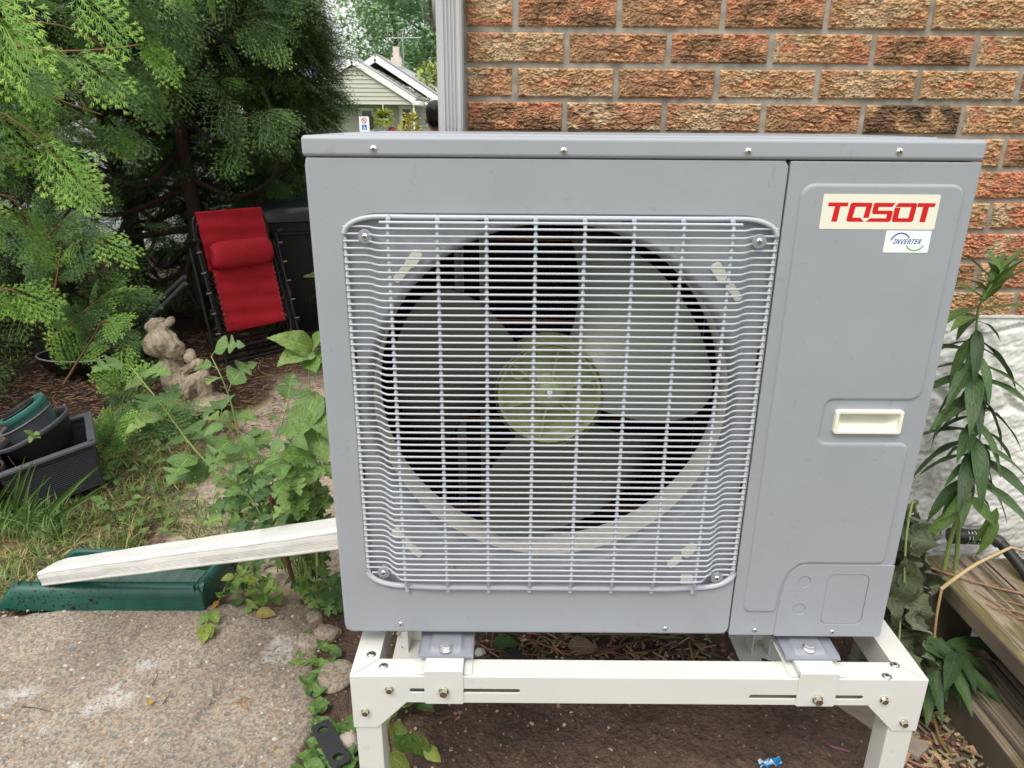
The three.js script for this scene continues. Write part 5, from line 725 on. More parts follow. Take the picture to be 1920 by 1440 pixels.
for (const [a, b, l] of [[[228, 634], [346, 519], 'grey metal pole sloping up to the chairs, the upper of two'], [[232, 648], [348, 531], 'grey metal pole sloping up to the chairs, the lower of two']]) { const p = atY(...a, 0.03), q = atZ(...b, -2.75); const d = q.clone().sub(p); const t = thing('metal_pole', l, 'pole'); part('tube', rod(p, q, 0.0125, 12), mat(lin(0.17, 0.18, 0.19), { metalness: 0.5, roughness: 0.4 }), t); part('sleeve', rod(p.clone().addScaledVector(d, 0.48), p.clone().addScaledVector(d, 0.62), 0.0155, 12), mat(lin(0.13, 0.14, 0.15), { metalness: 0.5, roughness: 0.4 }), t); }
{ const c = atY(160, 690, 0.02); const t = thing('plastic_tub', 'black shallow plastic tub with a pale rim half under the hedge', 'tub', c); const g = new THREE.LatheGeometry([[0, 0.01], [0.15, 0.01], [0.19, 0.075], [0.2, 0.075], [0.16, 0], [0, 0]].map((p) => new THREE.Vector2(...p)), 40); g.scale(1.15, 1, 0.7); part('shell', g, mat(lin(0.012, 0.012, 0.014), { roughness: 0.4 }), t); const r = new THREE.TorusGeometry(0.195, 0.005, 8, 50); r.rotateX(Math.PI / 2); r.scale(1.15, 1, 0.7); r.translate(0, 0.077, 0); part('rim', r, mat(lin(0.3, 0.31, 0.33), { roughness: 0.35 }), t); }
{ // stone statue of two seated children in caps
  const D = -2.0, K = 1 / 424, P = (x, y, dz = 0) => atZ(x, y, D).add(V(0, 0, dz)), c = (x1, y1, r1, x2, y2, r2, z1 = 0, z2 = 0) => ({ a: P(x1, y1, z1), b: P(x2, y2, z2), r: r1 * K, r2: r2 * K }), e = (x, y, rx, ry, rz, rot = 0, z = 0, o = {}) => ({ a: P(x, y, z), s: V(rx * K, ry * K, rz * K), q: new THREE.Quaternion().setFromEuler(new THREE.Euler(0, 0, rot)), ...o });
  const t = thing('garden_statue', 'weathered stone garden statue of a seated child in a puffy cap', 'statue', [0, 0, 0]);
  const noise = (x, y, z) => 0.0035 * (fbm(x * 90, y * 90, z * 90, 3) - 0.5) + 0.002 * Math.sin(x * 160 + 30 * fbm(x * 12, y * 12, z * 12, 2));
  const lo = P(262, 785, -0.15), hi = P(432, 590, 0.15);
  const prims = [
    c(320, 682, 21, 338, 722, 29), c(340, 716, 27, 352, 736, 24), // coat
    c(318, 680, 13, 326, 708, 12, 0.03, 0.055), c(326, 708, 12, 352, 724, 9, 0.055, 0.06), e(358, 726, 9, 7, 8, -0.3, 0.065), // near arm, hand on the knee
    c(356, 727, 4, 364, 733, 3, 0.07, 0.075), c(354, 731, 3.6, 360, 738, 3, 0.07, 0.075),
    c(348, 726, 17, 384, 702, 13, 0.02, 0.03), c(384, 704, 14, 390, 740, 13, 0.03, 0.02), e(398, 746, 17, 9, 11, 0, 0.03), // legs, shoe
    c(352, 706, 14, 376, 694, 11, -0.03, -0.03),
    e(330, 652, 19, 20, 19, 0, 0.02), e(346, 658, 5, 4, 5, 0.2, 0.03), e(341, 668, 7, 6, 8, 0, 0.02), e(336, 650, 4, 3, 4, 0, 0.055), // head: nose, chin, cheek
    c(318, 668, 10, 326, 680, 14, 0.01, 0.01),
    e(304, 641, 29, 24, 30, 0.42, 0.015, { ribs: 12, ribd: 0.0042, k: 0.008 }), c(318, 660, 5, 340, 640, 4, 0.045, 0.05), // puffy cap and its band
    e(289, 613, 20, 15, 19, 0.35, -0.02, { k: 0.012 }), c(288, 627, 4, 310, 613, 6, 0.02, 0.01), c(310, 612, 6, 319, 602, 7, 0.01, -0.01),
    e(360, 668, 12, 11, 11, 0, 0.02), e(369, 681, 14, 11, 12, 0.2, 0.02), c(352, 690, 8, 380, 676, 6, 0.02, 0.02), e(354, 660, 9, 7, 8, 0.2, 0.0),
    e(372, 757, 54, 14, 50, 0.08, 0), e(340, 748, 32, 20, 36, 0, -0.01), e(392, 752, 28, 13, 30, 0, 0.02),
  ];
  const g = blob(prims, lo, hi, 0.0038, 0.008, noise);
  const st = dataTex(256, 256, (u, v) => { const a = fbm(u * 8, v * 8, 3, 5, 8), b = fbm(u * 60, v * 60, 3, 2, 60); const k = 0.74 + 0.3 * (a - 0.5) + 0.2 * (b - 0.5); return [k * 1.01, k * 0.95, k * 0.86]; });
  part('figure', uvScale(g, (x, y, z) => [x * 4 + z * 2, y * 4]), mat(lin(0.8, 0.77, 0.7), { map: st, roughness: 0.95, bumpMap: mortarBump, bumpScale: 0.003 }), t);
}
{ // stack of plant pots, everything leaning to the left
  const plast = (r, g, b, o = {}) => mat(lin(r, g, b), { roughness: 0.55, map: faded, bumpMap: paintBump, bumpScale: 0.0004, side: THREE.DoubleSide, ...o });
  const grey = plast(0.035, 0.037, 0.042), rimG = plast(0.12, 0.125, 0.14);
  const b0 = atY(108, 938, 0.0), sq = thing('square_planter', 'square dark grey ribbed planter, tilted, at the left with round pots stacked in it', 'planter', [b0.x - 0.03, 0.01, b0.z - 0.1]); sq.rotation.order = 'YZX'; sq.rotation.set(0, 0.55, 0.2);
  const h = 0.17, wt = 0.142, wb = 0.12; const at = (v) => mix(wb, wt, v);
  for (let f = 0; f < 4; f++) { const gg = grid(2, 132, (u, v) => { const r = at(v), rib = v < 0.86 ? 0.0022 * Math.abs(Math.sin(v * Math.PI * 23)) : 0.003; const x = mix(-r, r, u); return [x, v * h, r + rib]; }); gg.rotateY(f * Math.PI / 2); const rim = box(2 * wt + 0.03, 0.012, 0.026, 0, h, wt + 0.005, 0.003); rim.rotateY(f * Math.PI / 2); part('side', gg, grey, sq); part('rim', rim, rimG, sq); }
  part('bottom', box(2 * wb, 0.004, 2 * wb, 0, 0.004, 0), grey, sq);
  const pot = (name, label, px, py, z, tilt, yaw, rT, rB, hh, m, rimM, rimH) => {
    const c = atZ(px, py, z), t = thing(name, label, 'plant pot', c); t.rotation.order = 'YXZ'; t.rotation.set(-0.1, yaw + 0.55, tilt);
    const L = (a) => new THREE.LatheGeometry(a.map((p) => new THREE.Vector2(...p)), 56);
    part('wall', L([[0, -hh], [rB, -hh], [rB + 0.002, -hh + 0.004], [rT - 0.002, -rimH], [rT - 0.005, -rimH], [rB - 0.002, -hh + 0.006], [0, -hh + 0.006]]), m, t);
    part('rim', L([[rT - 0.004, -rimH - 0.002], [rT + 0.003, -rimH], [rT + 0.0055, -rimH * 0.5], [rT + 0.006, -0.002], [rT + 0.003, 0.001], [rT - 0.002, -0.001], [rT - 0.004, -rimH]]), rimM, t); return t;
  };
  pot('plant_pot', 'wide black round pot with a grey lip, resting inside the square planter', 60, 802, -1.285, 0.42, 0, 0.122, 0.085, 0.1, plast(0.018, 0.018, 0.019), rimG, 0.016);
  pot('plant_pot', 'mid grey plastic pot inside the wide black pot', 46, 784, -1.285, 0.46, 0, 0.088, 0.068, 0.13, plast(0.1, 0.105, 0.12), plast(0.2, 0.2, 0.21), 0.006);
  pot('plant_pot', 'teal green plastic pot on top of the stacked pots', 40, 764, -1.285, 0.5, 0, 0.074, 0.06, 0.09, plast(0.045, 0.2, 0.17), plast(0.06, 0.25, 0.215), 0.022);
  pot('plant_pot', 'small black pot nested inside the teal green pot', 33, 765, -1.28, 0.5, 0, 0.052, 0.042, 0.06, plast(0.012, 0.012, 0.013), plast(0.02, 0.02, 0.02), 0.008);
  const br = atY(-32, 962, 0), bp = thing('plant_pot', 'brown clay coloured pot at the left edge beside the square planter', 'plant pot', [br.x, 0, br.z]); part('wall', new THREE.LatheGeometry([[0, 0], [0.07, 0], [0.085, 0.13], [0.092, 0.13], [0.092, 0.16], [0.084, 0.16], [0.07, 0.02], [0, 0.02]].map((p) => new THREE.Vector2(...p)), 40), plast(0.085, 0.045, 0.035), bp);
  const sd = thing('seedling', 'tiny seedling with four leaves growing out of the wide black pot', 'seedling'); const q = atZ(62, 815, -1.16); stemOf(sd, [atZ(58, 826, -1.17), q], 0.0015, 0.001, stemPale); for (const [dx, dy] of [[-18, -12], [16, -8], [-6, 12], [18, 4]]) { const w = atZ(62 + dx, 815 + dy, -1.14); addLeaf(sd, 'ovate', LM.mulberry[2], q, w.sub(q), V(0, 1, 0.5), 0.032); }
}
{ // green splash tray
  const drops = dataTex(1024, 512, (u, v) => { let k = 0.9 + 0.18 * (fbm(u * 14, v * 7, 3, 4) - 0.5); const [f1, , id] = cells(u * 46, v * 23, 4), [g1, , gid] = cells(u * 20, v * 10, 9); const dense = sstep(0.85, 0.25, u) ; if (id < 0.75 * dense && f1 < 0.12 + 0.2 * id) k *= 0.4; if (gid < 0.5 * dense && g1 < 0.1 + 0.3 * gid) k *= 0.38; const sc = fbm(u * 6 + 3, v * 90, 7, 2) > 0.74 ? 0.12 : 0; return gray(k * 0.92 + sc); }, true, false);
  const t = thing('splash_block', 'dark green plastic splash tray wet with drops on the edge of the slab', 'splash block');
  const gm = phys(lin(0.014, 0.125, 0.092), { map: drops, roughness: 0.36, clearcoat: 0.2, side: THREE.DoubleSide }), gl = mat(lin(0.1, 0.17, 0.15), { map: faded, roughness: 0.7 });
  const a = V(-1.36, 0.012, -0.548), b = V(-0.812, 0.012, -0.552), hgt = 0.066, back = -0.75;
  const wallG = (p, q, prof) => { const d = q.clone().sub(p).normalize(), nrm = V(-d.z, 0, d.x); return grid(40, 8, (u, v) => { const base = p.clone().lerp(q, u), hh = prof(u); const y = v < 0.5 ? v * 2 * hh : (1 - (v - 0.5) * 2) * hh; const off = (v < 0.5 ? 0 : 0.018) + 0.004 * (1 - 2 * Math.abs(v - 0.5)); const w = base.addScaledVector(nrm, -off); return [w.x, base.y + y + 0.001, w.z, u, y / hgt * 0.24]; }); };
  part('front_wall', wallG(V(a.x, a.y, a.z), b, (u) => hgt * sstep(-0.02, 0.1, u) ** 0.8 + 0.01), gm, t);
  part('end_wall', wallG(b, V(b.x + 0.02, b.y, back), () => hgt + 0.0105), gm, t);
  part('rear_wall', wallG(V(b.x + 0.02, b.y, back), V(-1.3, a.y, back), (u) => hgt * sstep(1.02, 0.88, u) ** 0.8 + 0.011), gm, t);
  part('floor', grid(120, 30, (u, v) => { const x = mix(a.x + 0.02, b.x, u); return [x, 0.017 + 0.003 * Math.pow(Math.abs(Math.sin(u * 40)), 4), mix(back + 0.01, a.z - 0.012, v), u * 3, v]; }), gl, t);
}
{ // loose downspout lying across the tray and rising behind the machine
  const p = atY(80, 1100, 0.08), q = V(-0.3, 0.455, -0.17), d = q.clone().sub(p), L = d.length(); d.normalize();
  const w = 0.066, hh = 0.046, s = new THREE.Shape(), pts = [[0.004, 0], [0, 0.004]]; for (const f of [0.22, 0.29, 0.36, 0.43, 0.5, 0.78]) { const y = hh * f; pts.push([0, y - 0.0014], [0.0022, y - 0.0007], [0.0022, y + 0.0007], [0, y + 0.0014]); } pts.push([0, hh - 0.006], [0.006, hh], [w - 0.006, hh], [w, hh - 0.006], [w, 0.004], [w - 0.004, 0]);
  pts.forEach((v, i) => i ? s.lineTo(...v) : s.moveTo(...v)); s.closePath(); const h = new THREE.Path(); [[0.004, 0.004], [0.004, hh - 0.004], [w - 0.003, hh - 0.004], [w - 0.003, 0.004]].forEach((v, i) => i ? h.lineTo(...v) : h.moveTo(...v)); h.closePath(); s.holes.push(h);
  const g = new THREE.ExtrudeGeometry(s, { depth: L, bevelEnabled: false, steps: 40 });
  const ps = g.attributes.position; for (let i = 0; i < ps.count; i++) { const z = ps.getZ(i), x = ps.getX(i), y = ps.getY(i); const dent = fbm(z * 14, x * 30, 3, 3) - 0.5, end = sstep(0.05, 0, z); ps.setXYZ(i, x + 0.002 * dent, y * (1 - 0.12 * end) + 0.0025 * dent * (y > 0.03 ? 1 : 0.3), z); } g.computeVertexNormals();
  const wm = dataTex(512, 256, (u, v) => { const a = fbm(u * 5, v * 14, 2, 5), b = fbm(u * 70, v * 50, 6, 2), c = fbm(u * 12, v * 3, 12, 4); const k = 0.93 + 0.07 * (a - 0.5) + 0.05 * (b - 0.5) - 0.05 * sstep(0.66, 0.8, c); return [k, k * 0.995, k * 0.975]; });
  const t = thing('white_downspout', 'loose white grooved downspout lying on the green tray and rising behind the machine', 'downspout', p); const z = d, y = UP.clone().addScaledVector(z, -UP.dot(z)).normalize(), x = y.clone().cross(z);
  t.quaternion.setFromRotationMatrix(new THREE.Matrix4().makeBasis(x, y, z));
  g.translate(0, 0, 0); part('tube', uvScale(g, (gx, gy, gz) => [gx * 6 + gy * 6, gz * 1.6]), mat(lin(0.84, 0.845, 0.84), { map: wm, roughness: 0.5, side: THREE.DoubleSide }), t);
  const r = thing('rusty_stake', 'thin rusty brown stake standing among leaves behind the white downspout', 'stake'); part('rod', rod(atZ(548, 1085, -0.5), atZ(507, 930, -0.42), 0.006, 10), mat(lin(0.13, 0.05, 0.022), { roughness: 0.9, bumpMap: mortarBump, bumpScale: 0.003 }), r);
}
{ // timber steps at the right
  const woodT = (seed, moss) => dataTex(512, 1024, (u, v) => { const gr = fbm(u * 110 + 3 * fbm(u * 5, v * 3, seed, 3), v * 4, seed, 3), f = fbm(u * 120, v * 12, seed + 3, 3), a = fbm(u * 5, v * 6, seed + 5, 4), dk = sstep(0.62, 0.7, fbm(u * 26 + 1.2 * fbm(u * 4, v * 2, seed + 8, 2), v * 1.6, seed + 9, 3)); let t = 0.6 + 0.26 * (gr - 0.5) + 0.2 * (f - 0.5) + 0.2 * (a - 0.5); let c = [t * 1.06, t * 0.98, t * 0.87]; const m = sstep(0.48, 0.66, fbm(u * 7, v * 7, seed + 12, 4)) * moss * (0.4 + 0.8 * gr); c = c.map((q, i) => mix(q, [0.38, 0.36, 0.2][i] * (0.6 + 0.8 * f), clamp(m) * 0.8)); return c.map((q) => q * (1 - 0.3 * dk)); }, true, false);
  const woodB = dataTex(256, 512, (u, v) => gray(fbm(u * 50 + 1.4 * fbm(u * 4, v * 2, 3, 2), v * 3, 4, 4)), false, false);
  const w1 = mat(lin(0.85, 0.8, 0.75), { map: woodT(3, 1), bumpMap: woodB, bumpScale: 0.006, roughness: 0.95 }), w2 = mat(lin(0.66, 0.64, 0.58), { map: woodT(23, 0.9), bumpMap: woodB, bumpScale: 0.006, roughness: 0.95 });
  const plank = (x0, x1, y0, y1, z0, z1, seed) => { const g = new RoundedBoxGeometry(x1 - x0, y1 - y0, z1 - z0, 3, 0.006); const p = g.attributes.position; for (let i = 0; i < p.count; i++) { const z = p.getZ(i), x = p.getX(i), y = p.getY(i); p.setY(i, y + 0.003 * (fbm(z * 5, x * 20, seed, 2) - 0.5)); p.setX(i, x + 0.004 * (fbm(z * 7, y * 10, seed + 3, 3) - 0.5)); } g.translate((x0 + x1) / 2, (y0 + y1) / 2, (z0 + z1) / 2); return uvScale(g, (x, y, z, nx, ny) => [((Math.abs(ny) > 0.6 ? x - x0 : x0 - y + 0.3)) * 3.2 + seed, (z - z0) * 0.9]); };
  const t = thing('timber_steps', 'weathered mossy timber steps at the lower right beside the foundation', 'steps');
  part('tread_plank', plank(0.995, 1.135, 0.217, 0.26, -0.462, 0.5, 0.1), w1, t); part('tread_plank', plank(1.141, 1.285, 0.216, 0.258, -0.455, 0.5, 0.55), w1, t);
  part('base_timber', plank(0.968, 1.3, -0.03, 0.09, -0.3, 0.6, 0.3), w2, t); part('riser_board', plank(1.19, 1.215, 0.0, 0.214, -0.45, 0.5, 0.8), w2, t); part('upper_timber', plank(1.31, 1.42, 0.26, 0.42, -0.49, 0.5, 0.2), w1, t); part('support_block', plank(1.0, 1.13, 0.0, 0.214, -0.46, -0.41, 0.7), w2, t);
  // combination lock and its cable
  const l = thing('combination_lock', 'black combination lock with white digits lying behind the top timber', 'lock'); const c = atZ(1822, 1006, -0.44), cv = document.createElement('canvas'); cv.width = 512; cv.height = 512; const k = cv.getContext('2d'); k.fillStyle = '#101114'; k.fillRect(0, 0, 512, 512); k.fillStyle = '#f2f2f2'; k.font = 'bold 54px sans-serif'; k.textAlign = 'center';
  const rows = ['11613', '22724', '33435', '44046', '55157', '66268', '77379', '88480']; rows.forEach((r, j) => [...r].forEach((ch, i) => k.fillText(ch, 60 + i * 98, 48 + j * 64)));
  const tx = new THREE.CanvasTexture(cv); tx.colorSpace = THREE.SRGBColorSpace; const R = 0.0185, W = 0.042;
  const cy = grid(1, 40, (u, v) => { const a = v * Math.PI * 2 + 2.2; return [(u - 0.5) * W, Math.cos(a) * R, -Math.sin(a) * R, u, v]; });
  l.position.copy(c); l.rotation.z = -0.04; part('digit_wheels', merge([cy]), mat(0xffffff, { map: tx, roughness: 0.4, side: THREE.DoubleSide }), l); part('barrel', merge([cyl(R * 1.04, R * 1.04, 0.03, -0.036, 0, 0, 28, 'x'), cyl(R * 1.04, R * 1.02, 0.012, 0.0275, 0, 0, 28, 'x')]), mat(lin(0.012, 0.012, 0.014), { roughness: 0.35 }), l);
  const cb = thing('lock_cable', 'thick black cable running from the combination lock over the timber steps', 'cable'); part('cable', tube([atZ(1848, 1008, -0.44), atZ(1868, 1012, -0.43), atZ(1895, 1040, -0.4), atZ(1935, 1090, -0.35), atZ(1990, 1160, -0.28)], 0.0125, 12, 40), mat(lin(0.02, 0.019, 0.019), { roughness: 0.5 }), cb); part('ferrule', rod(atZ(1866, 1011, -0.43), atZ(1876, 1019, -0.42), 0.015, 14), mat(lin(0.04, 0.04, 0.04), { roughness: 0.4 }), cb);
  // dry straws
  const straw = mat(lin(0.5, 0.38, 0.2), { roughness: 0.8 }), straw2 = mat(lin(0.33, 0.2, 0.11), { roughness: 0.85 });
  const bs = thing('dry_reed', 'long bent straw coloured reed arching over the top timber', 'reed'); part('stalk', taper([atZ(1765, 1104, -0.19), atZ(1790, 1085, -0.19), atZ(1830, 1058, -0.21), atZ(1896, 1026, -0.24)], 0.004, 0.0028, 8, 20), straw, bs); part('tip', taper([atZ(1896, 1026, -0.24), atZ(1925, 1034, -0.25)], 0.0028, 0.0014, 6, 6), straw, bs); part('root_end', taper([atZ(1766, 1102, -0.19), atZ(1757, 1150, -0.17), atZ(1752, 1195, -0.16)], 0.003, 0.0024, 6, 8), straw2, bs);
  const b2 = thing('dry_reed', 'long thin brown straw lying straight across the top of the planks', 'reed'); part('stalk', taper([atY(1736, 1061, 0.264), atY(1800, 1083, 0.266), atY(1860, 1100, 0.266), atY(1930, 1116, 0.266)], 0.003, 0.0022, 6, 16), straw2, b2);
  rnd = mulberry(33); const ss = []; for (let i = 0; i < 26; i++) { const c0 = atY(rr(1790, 1930), rr(1030, 1160), 0.264), an = rr(0.2, 1.5), L = rr(0.02, 0.09); if (c0.x < 1.0) continue; ss.push(rod(c0, c0.clone().add(V(Math.cos(an) * L, rr(0, 0.006), Math.sin(an) * L)), rr(0.0007, 0.0015), 5)); } const q = part('straw_litter', merge(ss), straw2, scene); q.userData.kind = 'stuff'; tag(q, 'scattered dry straws lying on the top planks of the steps', 'straw');
}
{ // small finds on the soil and slab
  const pl = thing('hole_plate', 'black metal plate with two holes lying in weeds by the slab', 'plate'), s = rrect(-0.02, 0.02, -0.062, 0.062, 0.007); for (const y of [-0.04, 0.04]) { const h = new THREE.Path(); h.absellipse(0, y, 0.0105, 0.0085, 0, Math.PI * 2); s.holes.push(h); } const p = atY(620, 1396, 0.03), g = ext(s, 0.006, 0.001); g.rotateX(-Math.PI / 2); part('plate', g, mat(lin(0.035, 0.036, 0.04), { roughness: 0.5, metalness: 0.3 }), pl); pl.position.copy(p); pl.rotation.set(0.05, 0.62, 0);
  const pk = thing('plastic_stick', 'short purple plastic stick on the soil under the machine', 'stick'); part('stick', merge([taper([atY(1542, 1391, 0.02), atY(1560, 1400, 0.022), atY(1594, 1409, 0.02)], 0.0045, 0.003, 8, 12)]), mat(lin(0.15, 0.045, 0.085), { roughness: 0.35 }), pk);
  const wr = thing('candy_wrapper', 'crumpled blue and white wrapper at the bottom of the soil', 'wrapper'); const wp = atY(1443, 1432, 0.02); part('foil', grid(14, 8, (u, v) => [wp.x + (u - 0.5) * 0.045, wp.y + 0.008 * (fbm(u * 5, v * 5, 3, 2)) + 0.004 * Math.sin(u * 14), wp.z + (v - 0.5) * 0.018 + 0.006 * (0.5 - u), u, v]), mat(0xffffff, { map: dataTex(64, 32, (u, v) => fbm(u * 6, v * 5, 3, 2) > 0.46 ? [0.05, 0.5, 0.78] : [0.85, 0.9, 0.93], true, false), roughness: 0.25, side: THREE.DoubleSide }), wr);
  const rb = thing('red_scrap', 'small red plastic scrap among dry chips by the right stand leg', 'scrap'); const rp = atY(1752, 1361, 0.025); part('scrap', grid(6, 6, (u, v) => [rp.x + (u - 0.5) * 0.012, rp.y + 0.01 * v + 0.003 * Math.sin(u * 6), rp.z + (v - 0.5) * 0.018]), mat(lin(0.6, 0.01, 0.03), { roughness: 0.3, side: THREE.DoubleSide }), rb);
  const gs = thing('garden_stick', 'olive brown bent stick beside the right stand bracket', 'stick'); part('stick', taper([atY(1735, 1310, 0.05), atY(1750, 1345, 0.05), atY(1765, 1390, 0.03), atY(1785, 1420, 0.02)], 0.004, 0.003, 7, 14), mat(lin(0.17, 0.13, 0.04), { roughness: 0.8 }), gs);
  const bt = thing('metal_post', 'short olive green post with fins behind the right mounting foot', 'post', atY(1603, 1247, 0.0)); part('post', merge([cyl(0.016, 0.013, 0.085, 0, 0.043, 0, 18), cyl(0.014, 0.014, 0.004, 0, 0.087, 0, 18), box(0.06, 0.03, 0.003, 0.01, 0.016, 0.0), box(0.003, 0.03, 0.05, 0, 0.016, 0.01)]), mat(lin(0.2, 0.19, 0.13), { roughness: 0.7 }), bt);
  const bk = thing('board_scrap', 'grey weathered board lying on the soil behind the right stand leg', 'board'); { const a = atY(1590, 1322, 0.02), b = atY(1665, 1370, 0.02), m = a.clone().lerp(b, 0.5); const bg = box(a.distanceTo(b) + 0.15, 0.014, 0.05, 0, 0, 0, 0.003); part('board', boxUV(bg), mat(lin(0.3, 0.25, 0.2), { roughness: 0.9, bumpMap: mortarBump, bumpScale: 0.004 }), bk); bk.position.copy(m); bk.rotation.y = -Math.atan2(b.z - a.z, b.x - a.x); }
  const dl = [['dead_leaf', 'dried grey leaf lying flat under the machine, right of the green leaf', 1095, 1213, 0.07, lin(0.3, 0.23, 0.18)], ['dead_leaf', 'crumpled black leaf on the soil under the machine', 995, 1222, 0.06, lin(0.04, 0.04, 0.045)], ['dead_leaf', 'brown curled leaf beside the creeper seedling', 830, 1338, 0.05, lin(0.2, 0.1, 0.055)], ['fallen_leaf', 'yellow tan leaf lying on the slab before the low weeds', 500, 1150, 0.05, lin(0.5, 0.4, 0.16)], ['fallen_leaf', 'yellow leaf fragment on the slab below the lime leaves', 415, 1178, 0.03, lin(0.62, 0.42, 0.14)], ['fallen_leaf', 'small golden leaf scrap on the middle of the slab', 291, 1320, 0.022, lin(0.68, 0.42, 0.13)], ['fallen_leaf', 'green leaf lying on dark soil behind the front rail', 950, 1205, 0.06, lin(0.06, 0.16, 0.05)], ['fallen_leaf', 'orange scrap of leaf beside the green tray corner', 419, 1129, 0.024, lin(0.6, 0.25, 0.04)], ['fallen_leaf', 'fresh green leaf fallen on the slab below the weeds', 462, 1133, 0.045, lin(0.1, 0.24, 0.05)]];
  dl.forEach(([n, l, px, py, s, c], i) => { const t = thing(n, l, 'leaf'); const a = atY(px, py, 0.024); addLeaf(t, 'ovate', mat(c, { map: TX.broad, roughness: 0.8, side: THREE.DoubleSide }), a.clone().add(V(-s * 0.5, 0, 0)), V(Math.cos(i * 2.1), 0.08, Math.sin(i * 2.1)), V(0.2, 1, 0.2), s, i % 6); });
  const fs = thing('dry_cedar_sprig', 'dry golden cedar sprig lying on the slab', 'sprig'); for (const [a, b, sz] of [[[478, 1309], [404, 1313], 0.062], [[478, 1310], [458, 1326], 0.03]]) { const p1 = atY(...a, 0.022), q1 = atY(...b, 0.022); const s1 = part('spray', SGlow[0], phys(lin(0.42, 0.25, 0.07), { roughness: 0.8, side: THREE.DoubleSide, vertexColors: false }), fs); s1.position.copy(p1); s1.quaternion.copy(leafQuat(q1.sub(p1), V(0, 1, 0))); s1.scale.set(sz * 0.5, sz, sz); }
  // twigs and chips one by one where they show, the fine litter as a mass
  const tw = [[1090, 1190, 1280, 1196, 0.004, 0], [1120, 1225, 1235, 1195, 0.005, 1], [800, 1362, 855, 1342, 0.006, 1], [947, 1312, 976, 1342, 0.004, 1], [1475, 1358, 1560, 1368, 0.003, 1], [915, 1412, 940, 1424, 0.005, 1], [905, 1412, 920, 1440, 0.005, 2], [1400, 1358, 1440, 1355, 0.0015, 0], [1560, 1410, 1600, 1440, 0.001, 0], [790, 1392, 850, 1385, 0.002, 2], [800, 1400, 860, 1408, 0.002, 2], [1250, 1376, 1280, 1385, 0.003, 1], [1235, 1310, 1262, 1345, 0.0035, 2], [285, 1285, 297, 1258, 0.0016, 2], [305, 1320, 322, 1295, 0.0016, 2], [40, 1325, 95, 1335, 0.0015, 2], [1765, 1355, 1810, 1305, 0.002, 0], [1790, 1300, 1870, 1410, 0.0022, 2], [1780, 1330, 1850, 1430, 0.002, 0], [1800, 1400, 1880, 1438, 0.005, 0], [1745, 1370, 1700, 1335, 0.003, 0], [1115, 1245, 1180, 1238, 0.003, 2]];
  const tm = [straw0(lin(0.34, 0.24, 0.13)), straw0(lin(0.16, 0.095, 0.055)), straw0(lin(0.12, 0.07, 0.045))]; function straw0(c) { return mat(c, { roughness: 0.9, bumpMap: mortarBump, bumpScale: 0.003 }); }
  const TWL = ['long pale stick lying along the foundation under the machine', 'slanting brown stick crossing the long pale stick', 'thick brown twig pointing at the creeper seedling', 'brown twig hanging half out below the front rail, left of centre', 'straight reddish twig lying right of centre on the soil', 'stubby pale twig at the bottom of the soil, left of centre', 'dark upright twig next to the stubby pale twig', 'hair thin pale straw in front of the grey pebble', 'hair thin straw running off the bottom edge of the soil', 'thin dark twig, upper of a pair by the creeper seedling', 'thin dark twig, lower of a pair by the creeper seedling', 'short brown twig in the middle of the bare soil', 'dark twig just below the middle of the front rail', 'short twig on the middle of the slab, upper of two', 'short twig on the middle of the slab beside the golden leaf scrap', 'long curved thin twig at the left side of the slab', 'thin pale stalk rising from the chips towards the lower timber', 'long thin dark stalk lying along the lower timber', 'pale straw among the chips nearest the lower timber', 'thick pale stalk at the bottom edge among the chips', 'short pale stalk touching the foot of the right stand leg', 'small dark twig behind the middle of the front rail'];
  tw.forEach(([a, b, c, d, r, k], ti) => { const p1 = atY(a, b, 0.016 + r), q1 = atY(c, d, 0.018 + r), m = p1.clone().lerp(q1, 0.5).add(V(rr(-0.004, 0.004), 0.002, rr(-0.006, 0.006))); const t = part('twig', taper([p1, m, q1], r * 0.72, r * 0.4, 6, 8), tm[k], scene); tag(t, TWL[ti], 'twig', 'fallen twigs'); });
}
